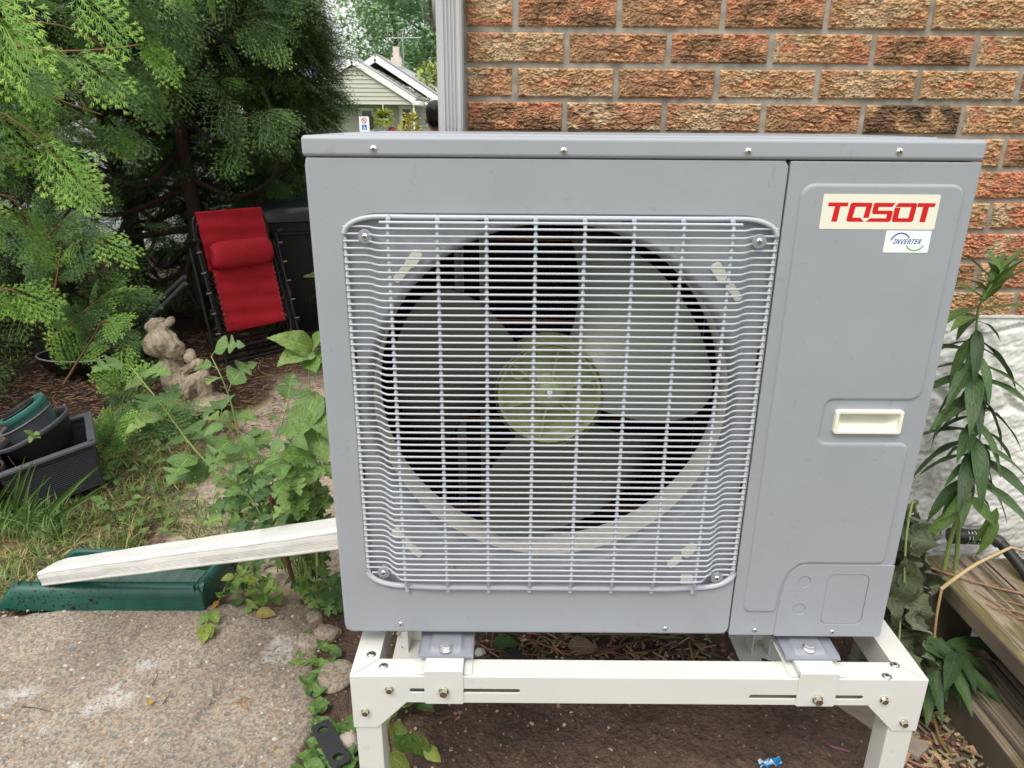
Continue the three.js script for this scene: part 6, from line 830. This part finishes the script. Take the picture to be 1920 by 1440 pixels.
// ---------------------------------------------------------------- litter, grass and the far side of the yard
rnd = mulberry(5150);
{
  const crumb = (() => { const g = new THREE.IcosahedronGeometry(1, 1), p = g.attributes.position; for (let i = 0; i < p.count; i++) { const k = 0.65 + 0.7 * hash3(Math.round(p.getX(i) * 50), Math.round(p.getY(i) * 50), Math.round(p.getZ(i) * 50)); p.setXYZ(i, p.getX(i) * k, p.getY(i) * k, p.getZ(i) * k); } g.computeVertexNormals(); return g; })();
  const chip = mergeGeometries([new THREE.BoxGeometry(1, 0.12, 0.3)]), stick = new THREE.CylinderGeometry(0.05, 0.035, 1, 5); stick.rotateZ(Math.PI / 2);
  const scatter = (n, f, geo, m, name, label, cat, col) => { const ms = [], cs = []; for (let i = 0; i < n; i++) { const r = f(); if (!r) continue; ms.push(M4(V(r[0], r[1], r[2]), Q(rr(-0.3, 0.3), rr(0, 6.28), rr(-0.25, 0.25)), r[3])); cs.push(col()); } const o = instanced(name, geo, m, ms, scene, cs); tag(o, label, cat); return o; };
  const white = mat(0xffffff, { roughness: 0.9 });
  const browns = () => { const k = rnd(); return k < 0.4 ? lin(0.2 * rr(0.5, 1.4), 0.115 * rr(0.7, 1.3), 0.065) : k < 0.75 ? lin(0.34 * rr(0.6, 1.2), 0.23 * rr(0.7, 1.1), 0.13) : lin(0.09, 0.06, 0.04); };
  scatter(7000, () => { const x = rr(-3.4, -0.95), z = rr(-3.3, -0.55); if (pathMask(x, z) > 0.5 && rnd() < 0.8 || rnd() < grassMask(x, z) * 0.7) return null; const s = rr(0.015, 0.06); return [x, yardY(x, z) - 0.008, z, V(s, rr(0.03, 0.06), rr(0.03, 0.06))]; }, stick, white, 'twig_litter', 'thin brown twigs and needles strewn over the ground below the hedge', 'litter', browns);
  scatter(2600, () => { const x = rr(-2.6, -0.95), z = rr(-2.4, -0.55); if (pathMask(x, z) > 0.5 && rnd() < 0.7) return null; const s = rr(0.006, 0.02); return [x, yardY(x, z) - 0.006, z, V(s, 0.008, s * 1.6)]; }, chip, white, 'bark_litter', 'small bark flakes covering the bare ground before the hedge', 'litter', browns);
  scatter(650, () => { const x = rr(-0.5, 1.0), z = rr(-0.5, 0.1); const s = rr(0.002, 0.011), k = rnd() < 0.75 && z > -0.4; return [x, 0.008 + 0.01 * rnd(), z, V(s * (k ? 0.35 : 0.7), s * 0.22, s * 0.4)]; }, crumb, white, 'wood_crumbs', 'pale crumbs and wood chips dotted over the dark soil', 'litter', () => rnd() < 0.4 ? lin(0.5, 0.4, 0.27) : browns());
  scatter(420, () => { const p = rnd() < 0.75 ? atY(rr(1680, 1900), rr(1310, 1500), 0.012) : atY(rr(1690, 1800), rr(1280, 1330), 0.012); if (p.x > 0.975) return null; const s = rr(0.008, 0.04); return [p.x, 0.01 + rr(0, 0.012), p.z, V(s, rr(0.01, 0.03), rr(0.008, 0.03))]; }, chip, white, 'chip_pile', 'dry straw and bark chips heaped between the stand and the lower timber', 'litter', () => rnd() < 0.55 ? lin(0.42 * rr(0.7, 1.2), 0.29, 0.17) : browns());
  scatter(260, () => { const p = atY(rr(900, 1340), rr(1186, 1238), 0.008), s = rr(0.01, 0.07); return [p.x, 0.012, p.z, V(s, rr(0.03, 0.06), rr(0.04, 0.08))]; }, stick, white, 'twig_litter', 'tangle of thin dry sticks on the soil against the foundation', 'litter', browns);
  const peb = new THREE.IcosahedronGeometry(1, 1);
  scatter(1500, () => { const x = rr(-1.7, -0.47), z = rr(-0.58, 0.1), s = 0.0012 + 0.004 * rnd() ** 3; return [x, 0.0135, z, V(s * 1.3, s * 0.7, s)]; }, peb, white, 'gravel_grains', 'loose grit and tiny pebbles lying on the concrete slab', 'gravel', () => { const k = rr(0.2, 0.5); return lin(k, k * 0.9, k * 0.78); });
  // grass: bent blades in tufts
  const blade = (() => { const g = grid(2, 5, (u, v) => [(u - 0.5) * 0.05 * (1 - v * v), v * (1 - 0.25 * v), 0.55 * v * v + 0.012 * Math.abs(u - 0.5)]); return g; })();
  const gm = phys(0xffffff, { roughness: 0.6, transmission: 0.25, thickness: 0, side: THREE.DoubleSide }), ms = [], cs = [];
  for (let i = 0; i < 34000; i++) { const x = rr(-2.5, -0.75), z = rr(-2.0, -0.55), g = grassMask(x, z); if (rnd() > g * 1.1 || fbm(x * 9, z * 9, 2, 3) < 0.38) continue; const s = rr(0.025, 0.075); ms.push(M4(V(x, yardY(x, z) - 0.018, z), Q(rr(-0.6, 0.9), rr(0, 6.28), rr(-0.5, 0.5)), V(s * 1.3, s, s))); const k = rr(0.6, 1.3); cs.push(rnd() < 0.28 ? lin(0.42 * k, 0.36 * k, 0.16) : lin(0.2 * k, 0.31 * k, 0.065)); }
  for (let i = 0; i < 260; i++) { const p = atY(rr(-40, 120), rr(950, 1010), 0), s = rr(0.05, 0.14); ms.push(M4(V(p.x, -0.01, p.z), Q(rr(-0.2, 0.6), rr(0, 6.28), rr(-0.3, 0.3)), V(s, s, s))); cs.push(lin(0.14, 0.26, 0.05)); }
  const gr = instanced('grass', blade, gm, ms, scene, cs); tag(gr, 'patchy thin grass over bare earth between the pots and the slab', 'grass');
  const tg = thing('grass_tuft', 'long arching green grass blades in front of the square planter', 'grass'); for (const [px, py, tx, ty] of [[70, 985, 145, 895], [75, 990, 135, 900], [85, 985, 160, 930], [30, 970, 20, 885], [28, 975, 35, 890], [60, 980, 60, 915], [95, 985, 150, 925], [5, 985, 0, 930], [20, 990, 45, 920], [50, 995, 30, 905], [-10, 960, 10, 900]]) { const p = atY(px, py, 0), q = atZ(tx, ty, p.z + 0.05); addLeaf(tg, 'lance', leafMat(0.17, 0.32, 0.07, 'lance'), p, q.clone().sub(p), V(0, 0.5, 1), p.distanceTo(q) * 1.15, [1, 3, 2][Math.abs(px) % 3]).scale.x *= 0.22; }
  const low = thing('clover_patch', 'low round-leaved weeds scattered through the grass before the statue', 'weed'); for (let i = 0; i < 110; i++) { const p = atY(rr(190, 470), rr(790, 1000), 0.0), an = rr(0, 6.28); if (pathMask(p.x, p.z) > 0.6 && rnd() < 0.6) continue; addLeaf(low, i % 2 ? 'ovate' : 'lobed', i % 3 ? LM.dark[1 + i % 3] : LM.mulberry[i % 4], p.add(V(0, rr(0, 0.025), 0)), V(Math.cos(an), rr(0.1, 0.5), Math.sin(an)), V(0, 1, 0.3), rr(0.025, 0.045)); }
}
{ // grey clapboard house across the street
  const Z = -39, K = 1.85, p = (x, y, dz = 0) => atZ(x, y, Z + dz * K), t = thing('clapboard_house', 'pale grey green clapboard house with white gable trim seen past the cedar', 'house');
  const wallM = mat(lin(0.52, 0.52, 0.45), { roughness: 0.7 }), wm = mat(lin(0.88, 0.88, 0.88), { roughness: 0.5 }), roofM = mat(lin(0.34, 0.34, 0.35), { roughness: 0.95, bumpMap: soilBump, bumpScale: 0.02 }), glass = phys(lin(0.03, 0.035, 0.04), { roughness: 0.08, clearcoat: 1 });
  const boards = (outline, z, step) => { // lapped boards clipped to a convex outline
    const ys = outline.map((q) => q.y), y0 = Math.min(...ys), y1 = Math.max(...ys), out = [];
    const span = (y) => { const xs = []; for (let i = 0; i < outline.length; i++) { const a = outline[i], b = outline[(i + 1) % outline.length]; if ((a.y - y) * (b.y - y) <= 0 && a.y !== b.y) xs.push(a.x + (b.x - a.x) * (y - a.y) / (b.y - a.y)); } return xs.length > 1 ? [Math.min(...xs), Math.max(...xs)] : null; };
    for (let y = y0; y < y1 - 0.01; y += step) { const a = span(y + 0.004), yt = Math.min(y + step, y1), b = span(Math.min(yt, y1 - 0.002)); if (!a) continue; const c = b ?? [(a[0] + a[1]) / 2, (a[0] + a[1]) / 2]; out.push(grid(1, 2, (u, v) => v < 0.5 ? [mix(a[0], a[1], u), y, z - 0.045] : v === 0.5 ? [mix(a[0], a[1], u), y, z] : [mix(c[0], c[1], u), yt, z - 0.045])); }
    const m = part('siding', merge(out.map((g) => { const q = g.toNonIndexed(); q.computeVertexNormals(); return q; })), wallM, t); m.userData.kind = 'stuff';
  };
  const bar = (a, b, w, d, dz = 0) => { const dir = b.clone().sub(a), L = dir.length(), g = box(L, w, d, L / 2, 0, dz); g.rotateZ(Math.atan2(dir.y, dir.x)); g.translate(a.x, a.y, a.z); return g; };
  const mTop = p(692, 104), mR = p(846, 206), mL = V(2 * mTop.x - mR.x, mR.y, Z), gy = -0.45;
  boards([V(mL.x, gy, 0), V(mR.x - 0.4, gy, 0), V(mR.x - 0.4, mR.y, 0), V(mTop.x, mTop.y - 0.5, 0), V(mL.x + 0.4, mL.y, 0)], Z - 1.2 * K, 0.2);
  part('wall', box2(mL.x + 0.5, mR.x - 0.5, gy, mR.y - 0.2, Z - 10 * K, Z - 1.3 * K), wallM, t);
  const top2 = V(mTop.x, mTop.y, Z - 0.9 * K); for (const e of [mR, mL]) { part('barge_board', bar(top2, V(e.x, e.y, Z - 0.9 * K), 0.3, 0.14), wm, t); const rg = bar(V(mTop.x, mTop.y + 0.2, Z), V(e.x, e.y + 0.2, Z), 0.12, 16); rg.translate(0, 0, -9.95); part('roof', rg, roofM, t); }
  const fTop = p(660, 114), fR = p(778, 190), fL = V(2 * fTop.x - fR.x, fR.y, Z), eave = p(740, 196).y;
  boards([V(fL.x, eave, 0), V(fR.x - 0.1, eave, 0), V(fTop.x, fTop.y - 0.2, 0)], Z, 0.2);
  for (const e of [fR, fL]) { part('barge_board', bar(fTop, e, 0.27, 0.12, 0.06), wm, t); const rg = bar(V(fTop.x, fTop.y + 0.17, Z), V(e.x, e.y + 0.17, Z), 0.1, 2); rg.translate(0, 0, -0.95); part('roof', rg, roofM, t); }
  part('gutter', box2(fR.x - 0.15, fR.x + 0.25, fR.y - 0.2, fR.y + 0.02, Z - 2, Z + 0.1, 0.05), wm, t); part('drainpipe', tube([V(fR.x + 0.3, fR.y - 0.05, Z - 1.8), V(fR.x + 0.6, fR.y - 0.25, Z - 1.8), V(fR.x + 0.95, fR.y - 0.6, Z - 1.8), V(fR.x + 0.98, gy, Z - 1.8)], 0.08, 8, 40), wm, t);
  boards([V(fL.x + 0.5, gy, 0), V(p(776, 240).x, gy, 0), V(p(776, 240).x, eave, 0), V(fL.x + 0.5, eave, 0)], Z - 0.9 * K, 0.2);
  const zf = Z - 0.9 * K, d0 = p(672, 202, -0.9), d1 = p(705, 300, -0.9), door = part('door', box2(d0.x, d1.x, gy + 0.3, d0.y, zf - 0.06, zf + 0.08), wm, t); part('door_pane', box2(d0.x + 0.2, p(699, 240, -0.9).x, p(690, 243, -0.9).y, p(680, 208, -0.9).y, zf + 0.07, zf + 0.1), glass, door);
  { const w = new THREE.TorusGeometry(0.27, 0.09, 8, 24), c = p(693, 230, -0.9); w.translate(c.x, c.y, zf + 0.16); part('wreath', w, mat(lin(0.16, 0.1, 0.05)), door); }
  const w0 = p(748, 198, -0.9), w1 = p(774, 300, -0.9), win = part('window', box2(w0.x, w1.x, w1.y, w0.y, zf - 0.06, zf + 0.07), wm, t); part('pane', box2(p(755, 205, -0.9).x, p(770, 204, -0.9).x, w1.y + 0.2, p(755, 205, -0.9).y, zf + 0.06, zf + 0.1), glass, win);
  part('porch_post', box2(p(774, 200).x, p(776.5, 200).x, gy, eave, Z - 0.2, Z - 0.03), wm, t);
  const ch = p(744, 122, -4); part('chimney', merge([box(0.6, 3, 0.6, ch.x, ch.y - 1.1, Z - 4 * K), box(0.34, 0.7, 0.34, ch.x, ch.y + 0.65, Z - 4 * K)]), mat(lin(0.68, 0.58, 0.53), { roughness: 0.9 }), t);
  for (const [x, y] of [[731, 122], [744, 126], [765, 142]]) { const v = p(x, y, -2.5); part('roof_vent', new THREE.SphereGeometry(0.3, 14, 10).scale(1.2, 1, 1).translate(v.x, v.y - 0.25, v.z), mat(lin(0.03, 0.03, 0.035)), t); }
  const an = p(756, 100, -4), ay = p(756, 72, -4).y, rods = [rod(V(an.x, an.y - 2.5, an.z), V(an.x, ay + 0.3, an.z), 0.03, 6), rod(V(an.x - 1, ay, an.z), V(an.x + 1.1, ay + 0.05, an.z), 0.025, 5), rod(V(an.x - 0.3, ay - 0.4, an.z), V(an.x + 0.6, ay + 0.7, an.z), 0.02, 5)]; for (let i = 0; i < 7; i++) rods.push(rod(V(an.x - 0.9 + i * 0.3, ay - 0.3 + 0.03 * i, an.z - 0.5), V(an.x - 0.8 + i * 0.3, ay + 0.3 - 0.03 * i, an.z + 0.5), 0.018, 5)); part('antenna', merge(rods), M.galv, t);
  // hanging fern, shrubs, red feeder
  const fern = thing('hanging_fern', 'yellow green fern in a white hanging basket by the front door', 'fern', p(719, 222, 0.35)); part('basket', new THREE.SphereGeometry(0.33, 18, 10, 0, 7, Math.PI / 2, Math.PI / 2), wm, fern); part('hanger', rod(V(0, 0, 0), V(0, eave - p(719, 222, 0.35).y, 0), 0.02, 5), wm, fern);
  const frs = []; for (let i = 0; i < 150; i++) { const a = rr(0, 6.28), e = rr(-0.5, 1.3), g = LG.lance[i % 6].clone(); g.scale(0.75, 0.62, 0.62); g.applyQuaternion(leafQuat(V(Math.cos(a) * Math.cos(e), Math.sin(e), Math.sin(a) * Math.cos(e)), V(0, 1, 0.1))); frs.push(g); } const ff = part('fronds', merge(frs), leafMat(0.55, 0.62, 0.07, 'lance'), fern); ff.userData.kind = 'stuff';
  const shrub = (name, label, c, r, rgb, n, hgt) => { const s = thing(name, label, 'shrub', c); const ls = []; for (let i = 0; i < n; i++) { const d = V(rr(-1, 1), rr(-1, 1), rr(-1, 1)); if (d.length() > 1) { i--; continue; } const g = LG.ovate[i % 6].clone(); const k = rr(0.16, 0.32); g.scale(k, k, k); g.applyQuaternion(leafQuat(V(rr(-1, 1), rr(-0.4, 1), rr(-1, 1)), V(rr(-1, 1), 1, rr(-1, 1)))); g.translate(d.x * r, d.y * hgt, d.z * r); ls.push(g); } const q = part('foliage', merge(ls), leafMat(...rgb, 'broad'), s); q.userData.kind = 'stuff'; part('stem', rod(V(0, -hgt - 1, 0), V(0, 0, 0), 0.04, 6), woodMat, s); };
  shrub('flowering_shrub', 'loose yellow shrub in front of the tall window of the grey house', p(769, 243, 2), 0.5, [0.62, 0.55, 0.06], 110, 0.85);
  shrub('garden_shrub', 'bright yellow green bush right of the grey house roof', p(815, 165, -3), 1.3, [0.5, 0.62, 0.12], 420, 1.7);
  const fd = thing('bird_feeder', 'small red feeder hanging at the porch of the grey house', 'feeder', p(735, 246, 0.3)); part('body', new THREE.SphereGeometry(0.22, 14, 10), mat(lin(0.3, 0.02, 0.03)), fd); part('post', rod(V(0, -2.5, 0), V(0, -0.1, 0), 0.03, 6), woodMat, fd);
  // parking sign on its post
  const s0 = atZ(683, 233, -15), sg = thing('parking_sign', 'white parking sign with a blue wheelchair symbol before the grey house door', 'sign', s0); const cv = document.createElement('canvas'); cv.width = 128; cv.height = 192; const k = cv.getContext('2d'); k.fillStyle = '#f4f6f8'; k.fillRect(0, 0, 128, 192); k.strokeStyle = '#d8434e'; k.lineWidth = 9; k.beginPath(); k.arc(64, 52, 30, 0, 7); k.stroke(); k.beginPath(); k.moveTo(44, 32); k.lineTo(84, 72); k.stroke(); k.fillStyle = '#333'; k.font = 'bold 44px sans-serif'; k.textAlign = 'center'; k.fillText('P', 64, 68); k.fillStyle = '#2c6fd0'; k.fillRect(34, 100, 60, 66); k.strokeStyle = '#fff'; k.fillStyle = '#fff'; k.lineWidth = 6; k.beginPath(); k.arc(60, 112, 5, 0, 7); k.fill(); k.beginPath(); k.moveTo(60, 118); k.lineTo(61, 138); k.lineTo(74, 138); k.lineTo(80, 154); k.stroke(); k.beginPath(); k.arc(60, 144, 13, 0.4, 3.9); k.stroke();
  const tx = new THREE.CanvasTexture(cv); tx.colorSpace = THREE.SRGBColorSpace; part('panel', uvScale(ext(rrect(-0.105, 0.105, -0.155, 0.155, 0.025), 0.004), (x, y) => [(x + 0.105) / 0.21, (y + 0.155) / 0.31]), mat(0xffffff, { map: tx, roughness: 0.35 }), sg); part('post', box(0.04, 2.2, 0.02, 0, -0.95, -0.015), M.galv, sg);
}
{ // broad-leaved trees behind the far house
  const clump = (() => { const a = []; for (let i = 0; i < 16; i++) { const g = LG.ovate[i % 6].clone(), q = grid(2, 4, (u, v) => [(u - 0.5) * 0.5 * Math.sin(Math.PI * (0.08 + 0.9 * v)), v, 0.2 * v * v]); const k = rr(0.14, 0.24); q.scale(k, k, k); q.applyQuaternion(leafQuat(V(rr(-1, 1), rr(-1, 0.5), rr(-1, 1)), V(rr(-1, 1), 1, rr(-1, 1)))); q.translate(rr(-0.35, 0.35), rr(-0.22, 0.22), rr(-0.35, 0.35)); a.push(q); } return merge(a); })();
  const lm = phys(0xffffff, { roughness: 0.6, transmission: 0.3, thickness: 0, side: THREE.DoubleSide });
  const tree = (label, px, z, h, spread, n, rgb, low) => {
    const b = atZ(px, 228, z), t = thing('broadleaf_tree', label, 'tree', [b.x, -0.45, z]); part('trunk', taper([V(0, -0.3, 0), V(0.1, h * 0.3, 0), V(-0.1, h * 0.6, 0.1), V(0.05, h, 0)], 0.28, 0.06, 10, 24), woodMat, t);
    const ms = [], cs = []; for (let i = 0; i < 26; i++) { const y = h * mix(low, 0.92, i / 25), a = i * 2.4, L = spread * rr(0.6, 1) * (0.5 + 0.5 * Math.sin(Math.PI * mix(0.25, 0.95, i / 25))), e = V(Math.cos(a) * L, y + L * rr(0.2, 0.6), Math.sin(a) * L); part('limb', taper([V(0, y, 0), V(e.x * 0.5, (y + e.y) / 2 - 0.1, e.z * 0.5), e], 0.08, 0.02, 6, 8), woodMat, t); for (let j = 0; j < n / 26; j++) { const w = rr(0.35, 1.08), c = V(e.x * w, mix(y, e.y, w), e.z * w).add(V(rr(-1, 1), rr(-0.8, 0.8), rr(-1, 1)).multiplyScalar(spread * 0.26)); ms.push(M4(c, Q(rr(-0.5, 0.5), rr(0, 6), rr(-0.5, 0.5)), rr(1.2, 2.2))); const k = rr(0.7, 1.3); cs.push(lin(rgb[0] * k, rgb[1] * k, rgb[2] * k)); } }
    instanced('crown', clump, lm, ms, t, cs);
  };
  tree('tall pale green tree behind the chimney of the grey house', 748, -66, 19, 5.6, 900, [0.27, 0.42, 0.19], 0.25);
  tree('darker green tree right of the chimney with a thick dark trunk', 816, -60, 17, 5.0, 720, [0.19, 0.34, 0.15], 0.2);
}
{ // pale sided building glimpsed through the hedge
  const t = thing('neighbour_building', 'pale sided building glimpsed through gaps in the cedar hedge', 'building', [-7.75, -0.45, -9.2]); const bs = []; for (let i = 0; i < 22; i++) bs.push(box(7.4, 0.148, 0.03, 0, 0.08 + i * 0.15, 0.01 * (i % 2 ? 0.1 : 0))); part('siding', merge(bs), mat(lin(0.4, 0.42, 0.43), { roughness: 0.7 }), t).userData.kind = 'stuff'; part('wall', box(7.38, 3.3, 3, 0, 1.65, -1.53), mat(lin(0.62, 0.65, 0.67)), t); part('roof', box(7.5, 0.14, 3.4, 0, 3.4, -1.5), mat(lin(0.2, 0.2, 0.2)), t);
}
{ // man standing beyond the house corner, seen from behind
  const hd = atZ(818, 218, -5), gy = yardY(hd.x, -5) - 0.1, x = hd.x, z = -5, top = hd.y; const t = thing('person', 'person with short black hair in a dark shirt, seen from behind at the house corner', 'person', [0, 0, 0]);
  const c = (a, b, r, r2) => ({ a, b, r, r2 }), S = top - 0.165, H = gy + (S - gy) * 0.56;
  const skin = mat(lin(0.46, 0.24, 0.15), { roughness: 0.55 });
  const limbs = []; for (const s of [-1, 1]) limbs.push(c(V(x + s * 0.17, S - 0.02, z), V(x + s * 0.235, S - 0.3, z), 0.055, 0.045), c(V(x + s * 0.235, S - 0.3, z), V(x + s * 0.24, S - 0.53, z - 0.07), 0.042, 0.03), { a: V(x + s * 0.24, S - 0.6, z - 0.09), s: V(0.025, 0.06, 0.04) }, c(V(x + s * 0.1, H, z), V(x + s * 0.11, gy + 0.46, z - 0.02), 0.085, 0.06), c(V(x + s * 0.11, gy + 0.46, z - 0.02), V(x + s * 0.11, gy + 0.09, z), 0.055, 0.042), { a: V(x + s * 0.11, gy + 0.05, z - 0.07), s: V(0.045, 0.045, 0.12) });
  part('body', blob([c(V(x, H, z), V(x, S - 0.12, z), 0.14, 0.15), c(V(x - 0.12, S - 0.03, z), V(x + 0.12, S - 0.03, z), 0.075, 0.075), c(V(x, S, z), V(x, top - 0.1, z - 0.01), 0.058, 0.055), ...limbs], V(x - 0.34, gy, z - 0.3), V(x + 0.34, top, z + 0.3), 0.022, 0.04), skin, t);
  part('head', blob([{ a: V(x, top + 0.0, z - 0.01), s: V(0.075, 0.105, 0.092) }, { a: V(x - 0.015, top - 0.06, z - 0.05), s: V(0.055, 0.055, 0.05) }, { a: V(x - 0.02, top - 0.02, z - 0.105), s: V(0.013, 0.022, 0.018) }, { a: V(x - 0.079, top - 0.02, z + 0.0), s: V(0.012, 0.034, 0.022), k: 0.008 }, { a: V(x + 0.079, top - 0.02, z), s: V(0.012, 0.034, 0.022), k: 0.008 }, { a: V(x - 0.03, top + 0.005, z - 0.095), s: V(0.014, 0.009, 0.01) }, { a: V(x + 0.03, top + 0.005, z - 0.095), s: V(0.014, 0.009, 0.01) }, { a: V(x, top - 0.062, z - 0.098), s: V(0.024, 0.008, 0.008) }], V(x - 0.12, top - 0.14, z - 0.15), V(x + 0.12, top + 0.13, z + 0.12), 0.005, 0.02), skin, t);
  part('hair', blob([{ a: V(x, top + 0.035, z + 0.012), s: V(0.083, 0.085, 0.095) }, { a: V(x, top - 0.02, z + 0.04), s: V(0.07, 0.06, 0.062) }, { a: V(x, top + 0.02, z - 0.12), s: V(0.08, 0.06, 0.05), cut: 1 }], V(x - 0.12, top - 0.12, z - 0.13), V(x + 0.12, top + 0.15, z + 0.14), 0.005, 0.02, (a, b, d) => 0.006 * (fbm(a * 120, b * 60, d * 120, 2) - 0.5)), mat(lin(0.008, 0.007, 0.007), { roughness: 0.6 }), t);
  part('shirt', blob([c(V(x, H - 0.05, z), V(x, S - 0.12, z), 0.155, 0.165), c(V(x - 0.13, S - 0.03, z), V(x + 0.13, S - 0.03, z), 0.085, 0.085), ...[-1, 1].map((s) => c(V(x + s * 0.17, S - 0.03, z), V(x + s * 0.23, S - 0.26, z), 0.068, 0.062)), { a: V(x, S + 0.1, z), s: V(0.07, 0.06, 0.07), cut: 1 }], V(x - 0.34, H - 0.15, z - 0.3), V(x + 0.34, S + 0.1, z + 0.3), 0.016, 0.04), mat(lin(0.035, 0.03, 0.035), { roughness: 0.9 }), t);
  part('trousers', blob([-1, 1].flatMap((s) => [c(V(x + s * 0.09, H, z), V(x + s * 0.11, gy + 0.46, z - 0.02), 0.105, 0.08), c(V(x + s * 0.11, gy + 0.46, z - 0.02), V(x + s * 0.11, gy + 0.1, z), 0.078, 0.068)]), V(x - 0.3, gy + 0.02, z - 0.2), V(x + 0.3, H + 0.12, z + 0.2), 0.018, 0.04), mat(lin(0.03, 0.035, 0.05), { roughness: 0.9 }), t);
}
renderer.render(scene, camera);
